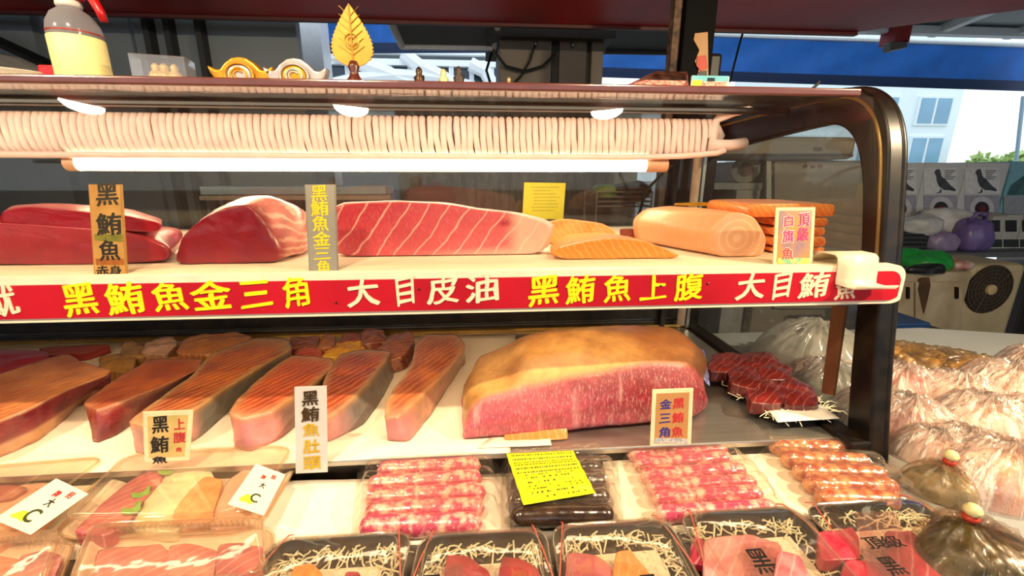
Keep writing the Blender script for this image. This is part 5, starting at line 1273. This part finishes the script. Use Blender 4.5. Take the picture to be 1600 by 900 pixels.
# ================================================================== RIGHT TABLE WITH BAGGED FISH
ZR = .92
t = thing('side_table', 'grey topped table heaped with bagged fish, right of the display case', 'table', (1.4, .9, 0))
MB().prism([(.716, .25, ZR - .03), (2.1, .25, ZR - .03), (1.85, 1.09, ZR - .03), (1.42, 1.22, ZR - .03), (.716, 1.22, ZR - .03)], (0, 0, .03)).build('tabletop', mat('grey_laminate', '9ba0a0', .35, var=.06, vs=4), t, bevel=.004)
for x, y in ((.76, .32), (1.9, .32), (.76, 1.15), (1.40, 1.15)): MB().box((x - .02, y - .02, 0), (x + .02, y + .02, ZR - .03)).build('leg', STEEL, t)
PFILM = creased('pleated_film', .17, .6)
BMEAT = meat('bagged_meat', 'fbe4d4', 'streak', 20, thick=(.48, .62), amount=.55, rough=.4, coat=.3, var=.2, vs=30)
def bag(name, label, c, rx, ry, h, cols, seed, knot=None, tilt=(0, 0), film=PFILM, cm=BMEAT, group='bags of fish on the side table', cat='bag', rot=0.0, tuft=1.0, cn='contents'):
    c = np.array(c, float); rg = np.random.default_rng(seed)
    t = thing(name, label, cat, c, group)
    ph = rg.uniform(0, 6.28, 6); NA, NR = 110, 18
    cr, sr_ = math.cos(rot), math.sin(rot)
    kx, ky = tilt
    def outline(a): return 1 + .07 * math.sin(2 * a + ph[0]) + .06 * math.sin(3 * a + ph[1]) + .03 * math.sin(5 * a + ph[2])
    def surf(a, r, infl, pl):
        o = outline(a) * infl
        x, y = rx * o * r * math.cos(a), ry * o * r * math.sin(a)
        z = h * infl * max(0, 1 - r ** 2.6) ** .6 if r < 1 else 0
        if pl:
            pp = 1 - 1.6 * abs(math.sin(8.5 * a + ph[3] + 1.2 * math.sin(a + 4 * r))) + .5 * math.sin(29 * a + ph[4] + 3 * r)
            z += h * .13 * pp * (1 - r) ** .5 * min(1, r * 5) * (r < .999)
            if r < .16: z += h * .20 * tuft * (1 - r / .16) ** 1.2
        s = (1 - r) ; x += kx * s; y += ky * s
        q = np.array([cr * x - sr_ * y, sr_ * x + cr * y, max(z, 0) + .0005]); 
        d = .05 * h * fbm(c + q, 26, seed); q[2] = max(q[2] + d * (1 - r ** 4), .0005); return c + q
    # contents: knobbly pieces under the film
    V = [surf(2 * math.pi * i / 56, min(1, (j + .001) / 16), .90, False) for j in range(17) for i in range(56)]
    V2 = []
    for p in V:
        d = fbm(p, 22, seed + 5) * .010; V2.append((p[0], p[1], max(p[2] + d, c[2] + .0006) if p[2] > c[2] + .004 else p[2]))
    V = np.array(V2); k = np.clip(np.array([fbm(p, 18, seed + 9) for p in V]) * 1.1 + .5, 0, 1)
    Fs = [(j * 56 + i, j * 56 + (i + 1) % 56, (j + 1) * 56 + (i + 1) % 56, (j + 1) * 56 + i) for j in range(16) for i in range(56)]
    MB().add(V, Fs + [tuple(range(56))]).build(cn, cm, t, smooth=True, attrs={'Col': lerp(cols[0], cols[1], k), 'Fat': np.full(len(V), 1.0)})
    rsx = [0.001, .03, .07, .11, .16] + list(np.linspace(.2, 1, NR - 5 + 1))
    V = [surf(2 * math.pi * i / NA, r, 1.0, True) for r in rsx for i in range(NA)]; n_ = len(rsx)
    Fs = [(j * NA + i, j * NA + (i + 1) % NA, (j + 1) * NA + (i + 1) % NA, (j + 1) * NA + i) for j in range(n_ - 1) for i in range(NA)]
    MB().add(V, Fs).build('film', film, t, smooth=True)
    top = surf(0, 0.001, 1, True)
    if knot:
        MB().lathe([(.005, -.004), (.008, 0), (.0085, .003), (.006, .006)], top + [0, 0, -.002], 14).build('tie', mat('red_tie', 'b8381c', .4), t, smooth=True)
        MB().lathe([(.005, .005), (.0085, .009), (.009, .013), (.006, .018), (.002, .020)], top + [0, 0, -.002], 12).build('knot', mat('cream_knot', 'e8dca0', .4, bump=.6, bs=200), t, smooth=True)
    return t
PK = ('c47a6c', 'f6d4c2'); RD = ('b45850', 'f0b8a4'); OR = ('c87444', 'f6c8a4'); PL = ('d4a088', 'fbe8d6')
lst = [
    ((1420, 640), .10, .09, .085, PK, 'pink fish bag with gathered top, right beside the black frame foot'), ((1535, 640), .11, .09, .09, PL, 'pale fish bag with gathered top in the middle of the heap'),
    ((1625, 650), .11, .10, .09, RD, 'reddish fish bag at the right edge of the heap'), ((1410, 585), .10, .09, .075, RD, 'reddish fish bag behind the frame post at the left of the heap'),
    ((1500, 600), .11, .09, .075, PK, 'pink fish bag behind the pale middle bag'), ((1580, 590), .12, .10, .10, PL, 'pale fish bag at the back right of the heap'),
    ((1510, 688), .085, .08, .075, PL, 'pale fish bag between the middle bag and the brown pickle bag'), ((1570, 715), .11, .09, .085, OR, 'orange fish bag behind the dark pickle bag'),
    ((1655, 730), .10, .09, .08, RD, 'red fish bag cut by the right edge behind the dark pickle bag'), ((1410, 690), .07, .07, .07, PL, 'pale fish bag at the foot of the black frame post'),
    ((1305, 630), .08, .08, .07, PL, 'pale fish bag seen through the side glass, nearest the post'), ((1290, 575), .09, .08, .07, OR, 'orange tinted fish bag seen through the side glass'),
    ((1335, 560), .08, .08, .07, PK, 'pink fish bag behind the bronze strip of the side glass'), ((1640, 560), .11, .10, .08, PK, 'pink fish bag at the far right end of the heap')]
for i, (px, rx, ry, h, cols, lb) in enumerate(lst):
    p = PZ(*px, ZR + h * .6); p[2] = ZR
    if p[0] < .715 + rx * .8: p[0] = .715 + rx * .8
    bag('fish_bag', lb, p, rx * .9, ry * .9, h * .9, cols, 200 + i, tilt=(-.01, -.015))
GREY = glass('cloudy_bag', 'f0f0f0', .2, .08, .45, 'dcd8cc', bump=.5, bs=30, amp=.6)
p = PZ(1195, 545, ZR + .05); p[2] = ZR; p[0] = max(p[0], .85)
bag('radish_bag', 'cloudy white bag seen through the side glass behind the black tray', p, .13, .12, .11, ('d8d0bc', 'efe8d4'), 231, film=GREY, group=None)
p = PZ(1250, 585, ZR + .04); p[2] = ZR; p[0] = max(p[0], .80)
bag('radish_bag', 'smaller cloudy bag with dark green bits behind the side glass', p, .08, .08, .06, ('4a5a34', 'cfc8b0'), 232, film=GREY, group=None)
DG = glass('gold_film', 'f4eedd', .08, .08, .05, 'fff0d0', bump=1.0, bs=40, amp=.7, p=2.2, bd=.008)
for i, (px, lb) in enumerate((((1420, 548), 'left gold and dark wrapped pack at the back of the heap'), ((1475, 556), 'middle gold and dark wrapped pack at the back of the heap'), ((1525, 568), 'right gold and dark wrapped pack at the back of the heap'))):
    p = PZ(*px, ZR + .03); p[2] = ZR
    bag('wrapped_pack', lb, p, .11, .08, .045, ('3a2818', 'b88a3c'), 240 + i, film=DG, group='gold wrapped packs', cat='pack')
# pickle bags on the counter edge and the table
p = PZ(1543, 862, ZC + .045); p[2] = ZC + .001
bag('pickle_bag', 'large bag of dark green pickles with a red tied knot', p, .080, .075, .066, ('2a2a12', '5a5220'), 250, knot=True, tuft=.5, tilt=(-.006, .02), film=creased('clear_bag', .01, .09, 'd0ccb0', base=.022, amp=.25), cm=mat('dark_pickle', '22220e', .35, coat=.3, var=.5, vs=30, col2='54481a', bump=.4, bs=60), group='pickle bags with red ties', cn='pickles')
p = PZ(1466, 750, ZC + .02); p[2] = ZC + .001
bag('pickle_bag', 'small greyish brown bag with a red tied knot by the counter edge', p, .042, .045, .042, ('6a5c40', 'a8946a'), 251, knot=True, tilt=(.01, .0), film=creased('clear_bag_small', .03, .18, 'd8d4b8', base=.03, amp=.3), cm=mat('brown_pickle', '6e6244', .4, var=.4, vs=40, col2='a09068', bump=.4), group='pickle bags with red ties', cn='pickles')

# ================================================================== BACKGROUND, RIGHT AND BEHIND THE GLASS
def pbox(name, label, cat, x0, y0, x1, y1, Y, depth, m, bevel=.004, floor=False, zb=None):
    a, b_ = PY(x0, y0, Y), PY(x1, y1, Y); ym_ = (y0 + y1) / 2; a[0] = PY(x0, ym_, Y)[0]; b_[0] = PY(x1, ym_, Y)[0]
    if zb is not None: b_[2] = zb
    t = thing(name, label, cat, ((a[0] + b_[0]) / 2, Y, 0 if floor else b_[2]))
    MB().box((a[0], Y, 0 if floor else b_[2]), (b_[0], Y + depth, a[2])).build('body', m, t, bevel=bevel); return t, a, b_
def patch(t, pts, Y, nm, m, d=-.003): 
    return MB().prism([PY(*p, Y) for p in pts], (0, d, 0)).build(nm, m, t)
YB = 2.8
CART = mat('white_carton', 'c4c6c8', .6, var=.06, vs=4); PIGN = mat('pigeon_grey', '454a54', .6, var=.3, vs=30); FADE = mat('print_grey', '6a6a70', .6)
for i, (x0, x1, lb) in enumerate(((1372, 1436, 'printed white carton with a pigeon picture, half hidden by the frame post'), (1437, 1500, 'printed white carton with a pigeon picture, middle of three'), (1501, 1566, 'printed white carton with a pigeon picture, rightmost of three'))):
    t, a, b_ = pbox('pigeon_carton', lb, 'carton', x0, 254, x1, 346, YB, .5, CART); t['group'] = 'cartons with pigeon pictures'
    ox = x0 + 6
    patch(t, [(ox, 262), (x1 - 5, 262), (x1 - 5, 302), (ox, 302)], YB - .001, 'print_panel', mat('panel_white', 'd6d8da', .6))
    s = [(20, 265), (24, 264), (26, 268), (27, 275), (34, 281), (42, 290), (50, 296), (49, 299), (40, 297), (32, 297), (25, 292), (21, 284), (20, 275), (17, 269)]
    patch(t, [(ox + x, y) for x, y in s], YB - .005, 'pigeon_print', PIGN)
    patch(t, [(ox + 26, 296), (ox + 28, 296), (ox + 27, 301), (ox + 21, 302), (ox + 21, 301), (ox + 25, 300)], YB - .005, 'pigeon_feet', PIGN)
    mb = MB()
    for k in range(5): mb.prism([PY(ox + x, 266 + k * 3.2 + e, YB - .005) for x, e in ((33, 0), (49 - (k % 3) * 3, 0), (49 - (k % 3) * 3, 1.4), (33, 1.4))], (0, -.002, 0))
    mb.build('print_lines', FADE, t)
    patch(t, [(ox, 305), (x1 - 5, 305), (x1 - 5, 345), (ox, 345)], YB - .001, 'print_panel', mat('panel_lilac', '9a9aa8', .6))
    for r, m, d in ((19, mat('panel_pale', 'c4c4cc', .6), -.004), (11, mat('ring_dark', '2e2226', .5), -.007), (5, mat('ring_red', '6a1c24', .5), -.010)):
        patch(t, [(ox + 27 + r * math.cos(w), 326 + r * math.sin(w)) for w in np.linspace(0, 6.283, 25)[:-1]], YB + d, 'round_print', m)
t, a, b_ = pbox('cyan_carton', 'pale cyan carton cut by the right edge, beside the pigeon cartons', 'carton', 1570, 252, 1660, 345, YB + .05, .5, mat('cyan_carton_board', '7cb4c4', .6, var=.1))
patch(t, [(1574, 305), (1655, 303), (1655, 270), (1600, 275), (1580, 290)], YB + .045, 'fish_print', mat('teal_print', '4a7a80', .6, var=.4, vs=12)); patch(t, [(1568, 306), (1660, 306), (1660, 345), (1568, 345)], YB + .045, 'white_band', mat('panel_grey', '9aa0a6', .6))
# long shelf carrying the cartons
sh0, sh1 = PY(1340, 395, YB - .35), PY(1700, 392, YB - .35); zc_ = PY(1480, 346, YB)[2]
t = thing('steel_rack', 'dark two level rack behind the bags, carrying cartons and carrier bags', 'rack', ((sh0[0] + sh1[0]) / 2, YB, 0))
MB().box((sh0[0], YB - .03, zc_ - .03), (sh1[0], YB + .55, zc_ - .001)).build('upper_shelf', mat('dark_shelf', '2a2c2e', .5), t)
zl = PY(1520, 395, YB - .4)[2]
MB().box((sh0[0], YB - .40, zl - .03), (sh1[0], YB + .55, zl)).build('lower_shelf', mat('grey_shelf', '6a7074', .4, .4), t)
for x in (sh0[0] + .02, sh1[0] - .02):
    MB().box((x - .02, YB + .5, 0), (x + .02, YB + .54, zc_)).build('post', mat('dark_shelf', '2a2c2e'), t); MB().box((x - .02, YB - .39, 0), (x + .02, YB - .35, zl - .03)).build('post', mat('dark_shelf', '2a2c2e'), t)
def blob(name, label, px, py, Y, rx, ry, rz, m, cat='bag', seed=0, ears=False, z=None):
    c = PY(px, py, Y); mb = MB(); zb0 = z if z is not None else c[2] - rz
    def fn(u, w):
        a = 2 * math.pi * u; b2 = math.pi * (w - .5); p = np.array([math.cos(a) * math.cos(b2), math.sin(a) * math.cos(b2), math.sin(b2)])
        p = np.sign(p) * np.abs(p) ** .75; q = c + p * np.array([rx, ry, rz]); q = q + p * fbm(q, 7, seed) * rx * .22 + p * fbm(q, 22, seed) * rx * .06
        q[2] = max(q[2], zb0); return q
    mb.grid(fn, 36, 20); t = mb.build(name, m, loc=(c[0], Y, zb0), smooth=True)
    tag(t, label, cat)
    if ears:
        for s in (-1, 1): MB().tube([c + np.array([s * rx * .5, 0, rz * .75]), c + np.array([s * rx * .35, -.02, rz * 1.35]), c + np.array([s * rx * .05, -.02, rz * 1.2])], rx * .13, 6).build('handle', m, t, smooth=True)
    return t
WB = mat('white_bag', 'c8cacc', .4, var=.08, vs=12, coat=.2)
blob('white_bag', 'white plastic bag in front of the pigeon cartons', 1475, 346, YB - .14, .14, .11, .08, WB, seed=1)
blob('foam_box', 'flat white bag lying at the left of the white plastic bag', 1436, 352, YB - .22, .12, .1, .06, mat('pale_bag', 'b4b6b8', .5), seed=2)
blob('purple_bag', 'purple carrier bag standing on the rack shelf', 1520, 366, YB - .30, .095, .08, .10, mat('purple_plastic', '6a5a96', .4, coat=.2, var=.15), seed=3, ears=True, z=zl + .001)
blob('lilac_bag', 'lilac carrier bag left of the purple one', 1468, 378, YB - .28, .09, .08, .065, mat('lilac_plastic', '84789c', .4, var=.15), seed=4, z=zl + .001)
t, a, b_ = pbox('black_crate', 'black crate on the rack shelf below the white bag', 'crate', 1400, 366, 1450, 393, YB - .30, .25, mat('black_plastic', '111113'), zb=zl + .001)
for k in range(3): patch(t, [(1402, 370 + k * 7), (1448, 370 + k * 7), (1448, 373 + k * 7), (1402, 373 + k * 7)], YB - .301, 'slot', mat('slot_grey', '3a3c40', .4))
for i, (x0, x1, y0, y1, lb) in enumerate(((1546, 1566, 338, 392, 'narrow white and black carton beside the purple bag'), (1567, 1592, 336, 392, 'white carton with a black square at the right of the rack'), (1593, 1640, 340, 392, 'white carton cut by the right edge on the rack'))):
    t, a, b_ = pbox('small_carton', lb, 'carton', x0, y0, x1, y1, YB - .28, .22, mat('offwhite_carton', 'a8a8a4', .6, var=.08), zb=zl + .001)
    patch(t, [(x0 + 4, 344), (x1 - 4, 344), (x1 - 4, 362), (x0 + 4, 362)], YB - .281, 'black_print', mat('print_black', '1c1e20', .5)); patch(t, [(x0 + 1, 374), (x1 - 1, 374), (x1 - 1, 386), (x0 + 1, 386)], YB - .281, 'dark_print', mat('print_dark_green', '26302a', .5))
# old cabinet, green bag, fan unit
YC = 2.0
OLD = mat('old_cream', '9c927c', .55, var=.3, vs=5, col2='7a6c52')
t, a, b_ = pbox('old_cabinet', 'rust stained cream cabinet behind the right table', 'cabinet', 1340, 428, 1503, 540, YC, .36, OLD, floor=True)
for x0, x1 in ((1345, 1424), (1427, 1500)):
    d = patch(t, [(x0, 440), (x1, 440), (x1, 536), (x0, 536)], YC - .001, 'door', mat('old_door', 'a49a84', .55, var=.3, vs=6, col2='85765a'), -.012)
    MB().prism([PY(x, y, YC - .0132) for x, y in ((x1 - 9, 448), (x1 - 5, 448), (x1 - 5, 466), (x1 - 9, 466))], (0, -.01, 0)).build('handle', mat('dark_steel', '3a2a28'), d)
patch(t, [(1438, 434), (1452, 433), (1454, 446), (1449, 470), (1443, 492), (1438, 470), (1434, 452)], YC - .014, 'rust_stain', mat('rust_brown', '4a3018', .8, var=.4, vs=30), -.0006)
zcab = a[2]
blob('green_bag', 'crumpled green plastic bag on the old cream cabinet', 1440, 408, YC + .15, .12, .12, .06, mat('green_plastic', '1c8a3c', .4, coat=.3, var=.2), seed=6, z=zcab + .001)
blob('dark_bag', 'black bag lying under the green bag on the cabinet', 1435, 422, YC + .02, .12, .06, .035, mat('black_plastic', '111113'), seed=7, z=zcab + .001)
blob('red_bag', 'dull red and white bag at the right end of the old cabinet', 1490, 414, YC + .12, .06, .08, .04, mat('dull_red_bag', '8a4a48', .4, var=.4, vs=15, col2='b0a8a0'), seed=8, z=zcab + .001)
YF = 2.04
t, a, b_ = pbox('fan_unit', 'cream outdoor fan unit with a round grille behind the right table', 'fan unit', 1503, 414, 1590, 530, YF, .30, mat('fan_cream', 'a89c7c', .5, var=.15, vs=6), .03, True)
c = PY(1545, 452, YF - .004); R0 = np.linalg.norm(PY(1580, 452, YF) - PY(1545, 452, YF))
MB().lathe([(R0, 0), (R0, .004), (R0 * .2, .006)], c, 40, (0, -1, 0)).build('fan_opening', mat('fan_dark', '241c16', .6), t)
mb = MB()
for k in range(5): mb.tube([c + np.array([r * math.cos(w), -.008, r * math.sin(w)]) for r in [R0 * (.35 + .15 * k)] for w in np.linspace(0, 6.283, 41)[:-1]], .002, 5, closed=True)
for w in np.linspace(0, 6.283, 17)[:-1]: mb.tube([c + np.array([R0 * .2 * math.cos(w), -.008, R0 * .2 * math.sin(w)]), c + np.array([R0 * math.cos(w + .4), -.008, R0 * math.sin(w + .4)])], .0016, 5)
mb.build('grille', mat('grille_brown', '4a4030', .5), t)
MB().lathe([(R0 * .22, 0), (R0 * .2, .014), (R0 * .06, .018)], c + [0, -.004, 0], 20, (0, -1, 0)).build('hub', mat('hub_cream', 'b0a078', .5), t)
t, a, b_ = pbox('blue_case', 'flat dark blue plastic case behind the gold wrapped packs', 'case', 1392, 506, 1452, 530, 1.62, .3, mat('blue_plastic', '1c3c6c', .4, var=.1), .006)
zb3 = b_[2]
t2 = thing('low_trolley', 'dark low trolley carrying the blue case behind the right table', 'trolley', (a[0] + .1, 1.8, 0))
MB().box((a[0] - .2, 1.60, zb3 - .03), (b_[0] + .2, 1.98, zb3 - .001)).build('trolley_top', mat('dark_shelf', '2a2c2e'), t2)
for x in (a[0] - .17, b_[0] + .17):
    for y in (1.63, 1.95): MB().box((x - .015, y - .015, 0), (x + .015, y + .015, zb3 - .03)).build('leg', mat('dark_shelf', '2a2c2e'), t2)
t, a, b_ = pbox('dark_cabinet', 'dark cabinet at the right edge behind the fan unit', 'cabinet', 1596, 420, 1720, 545, 2.55, .3, mat('dark_brown_cabinet', '2a241e', .5), .01, True)
struct('wall_side', MB().box((6.9, 3.6, 0), (7, 5.2, 2.2)), mat('hall_wall', '7d766c'))

# refrigerator, air unit and steel shelf behind the side glass
FRG = mat('fridge_beige', '7a7060', .4, var=.1, vs=4, coat=.2)
t, a, b_ = pbox('refrigerator', 'beige upright refrigerator behind the right end of the case', 'refrigerator', 1194, 250, 1352, 480, 2.0, .6, FRG, .012, True)
patch(t, [(1206, 258), (1346, 258), (1346, 480), (1206, 480)], 1.999, 'door', mat('fridge_door', '807664', .35, coat=.2, var=.08), -.02)
MB().prism([PY(1196, 252, 1.975), PY(1203, 252, 1.975), PY(1203, 440, 1.975), PY(1196, 440, 1.975)], (0, -.01, 0)).build('door_edge', mat('pale_edge', 'a8a49a', .4), t)
mb = MB()
for ch, px in (('三', 1258), ('洋', 1270), ('牌', 1281)):
    q = PY(px, 260, 1.977); 
    MB().lathe([(.010, 0), (.008, .004)], q, 10, (0, -1, 0), sx=1.3).build('badge', mat('badge_red', '5a2a20', .4), t)
zf = a[2]
t, a, b_ = pbox('air_unit', 'long beige air conditioner unit lying above the refrigerator', 'air conditioner', 1112, 212, 1338, 249, 1.95, .35, mat('air_unit_beige', '8c8470', .4, var=.08, vs=3), .02)
patch(t, [(1120, 240), (1332, 240), (1332, 245), (1120, 245)], 1.949, 'vent_slot', mat('dark_seam', '2e2f31')); patch(t, [(1272, 230), (1284, 230), (1284, 236), (1272, 236)], 1.949, 'badge', mat('badge_brown', '5a4a3a', .4))
t = thing('wall_shelf', 'steel shelf unit with a grey roll on it behind the side glass', 'shelf unit', (PY(1160, 300, 2.1)[0], 2.1, 0))
a, b_ = PY(1108, 286, 2.05), PY(1192, 286, 2.05)
MB().box((a[0], 2.05, a[2] - .03), (b_[0], 2.45, a[2])).build('shelf_plate', mat('pale_steel', '8e8e88', .4, .4), t)
MB().box((a[0] + .28 * (b_[0] - a[0]) * 2, 2.06, 0), (b_[0], 2.45, a[2] - .03)).build('cupboard', mat('grey_cupboard', '8a8a86', .5, var=.12, vs=14), t)
MB().box((a[0], 2.30, 0), (b_[0], 2.45, a[2] - .03)).build('back_board', mat('dark_board', '3d3d3f'), t)
q = PY(1157, 269, 2.12)
t = thing('grey_roll', 'grey roll with a dark hole lying on the steel shelf', 'roll', (q[0], 2.1, a[2]))
rr_ = q[2] - a[2] + .012
MB().lathe([(rr_ * .55, 0), (rr_, .0), (rr_, .12), (rr_ * .55, .12)], (q[0], 2.08, a[2] + rr_), 28, (.5, .86, 0)).build('roll', mat('roll_grey', '7c7c78', .5), t, auto=30)
MB().lathe([(rr_ * .54, -.001), (rr_ * .54, .01)], (q[0], 2.08, a[2] + rr_), 24, (.5, .86, 0)).build('core', mat('core_dark', '2a2420', .6), t)
# steel prep counter behind the rear glass
YK = 1.75
t = thing('prep_counter', 'dark steel prep counter with a backsplash behind the rear glass', 'counter', (.1, YK, 0))
a, b_ = PY(598, 330, YK), PY(1046, 330, YK)
DST = mat('dark_steel_plate', '6a6a68', .35, .7, var=.3, vs=7, stretch=(6, 1, 1), col2='3a3a3a')
MB().box((a[0], YK + .4, 0), (b_[0], YK + .44, 1.46)).build('backsplash', DST, t)
MB().box((a[0], YK, 1.00), (b_[0], YK + .40, 1.04)).build('worktop', DST, t, bevel=.004)
MB().box((a[0] + .02, YK + .02, 0), (b_[0] - .02, YK + .4, 1.0)).build('cabinet_body', mat('dark_board', '3d3d3f'), t)
zk = 1.04
t = thing('wire_rack', 'wire dish rack with greens in it on the prep counter', 'rack', (PY(970, 310, YK + .1)[0], YK + .1, zk))
a, b_ = PY(932, 300, YK + .06), PY(1016, 322, YK + .06)
for k in range(4):
    z = a[2] - (a[2] - b_[2]) * k / 3
    MB().tube([(a[0], YK + .05, z), (b_[0], YK + .05, z), (b_[0], YK + .25, z), (a[0], YK + .25, z)], .004, 6, closed=True).build('wire', mat('wire_steel', 'a8a8a4', .3, .8), t)
for x in (a[0], b_[0]):
    for y in (YK + .05, YK + .25): MB().tube([(x, y, zk), (x, y, a[2])], .005, 6).build('leg', mat('wire_steel', 'a8a8a4'), t)
zw = b_[2]
MB().tube([(a[0] + (b_[0] - a[0]) * s, yy, zw) for s in (0, 1) for yy in ((YK + .05, YK + .25) if s == 0 else (YK + .25, YK + .05))], .003, 5).build('wire', mat('wire_steel', 'a8a8a4'), t)
blob('leafy_greens', 'bright green leaves lying at the left of the wire rack', 944, 300, YK + .10, .05, .05, .035, mat('leafy_green', '6a9a30', .5, var=.3, vs=30), 'vegetable', 11)
blob('dark_pan', 'dark rounded pan lying in the wire rack', 985, 300, YK + .16, .085, .08, .045, mat('dark_pan_metal', '3a2a24', .4, var=.3), 'pan', 12)
for i, (px, h, m, lb) in enumerate(((914, .17, mat('green_bottle', '6a7a4a', .3, coat=.3), 'greenish bottle on the prep counter left of the wire rack'), (934, .12, mat('olive_bottle', '5a6a24', .3, coat=.3), 'short olive bottle next to the greenish one'), (900, .13, mat('white_cup', 'a8a8a0', .4), 'white cup on the prep counter behind the salmon'))):
    c = PY(px, 330, YK + .04); c[2] = zk
    bt = MB().lathe([(.03, 0), (.032, .01), (.032, h * .6), (.014, h * .78), (.014, h)], c, 18).build('bottle' if i < 2 else 'cup', m, smooth=True); tag(bt, lb, 'bottle' if i < 2 else 'cup')
# white edged bench under the left part of the rear glass
YW = 2.0
a, b_ = PY(312, 296, YW), PY(602, 296, YW)
t = thing('white_bench', 'white edged shelf bench seen through the rear glass behind the tuna', 'bench', ((a[0] + b_[0]) / 2, YW, 0))
MB().box((a[0], YW, a[2] - .022), (b_[0], YW + .22, a[2] + .012)).build('bench_top', mat('white_edge', 'cfe4f2', .4), t, bevel=.002)
MB().box((a[0] - .005, YW - .004, a[2] - .045), (b_[0] + .02, YW + .02, a[2] - .026)).build('bench_rail', mat('peach_rail', 'd8c0a4', .5), t)
for x in (a[0] + .03, b_[0] - .03, (a[0] + b_[0]) / 2): MB().box((x - .015, YW + .02, 0), (x + .015, YW + .05, a[2] - .022)).build('leg', mat('dark_seam', '2e2f31'), t)
MB().box((a[0] + .03, YW + .18, .2), (b_[0] - .03, YW + .2, a[2] - .03)).build('back_panel', mat('dark_board', '3d3d3f'), t)
blob('red_cloth', 'dark red cloth lump behind the belly slab', 672, 305, YK + .1, .10, .08, .05, mat('dark_red_cloth', '6a1c2c', .7, var=.3), 'cloth', 14)
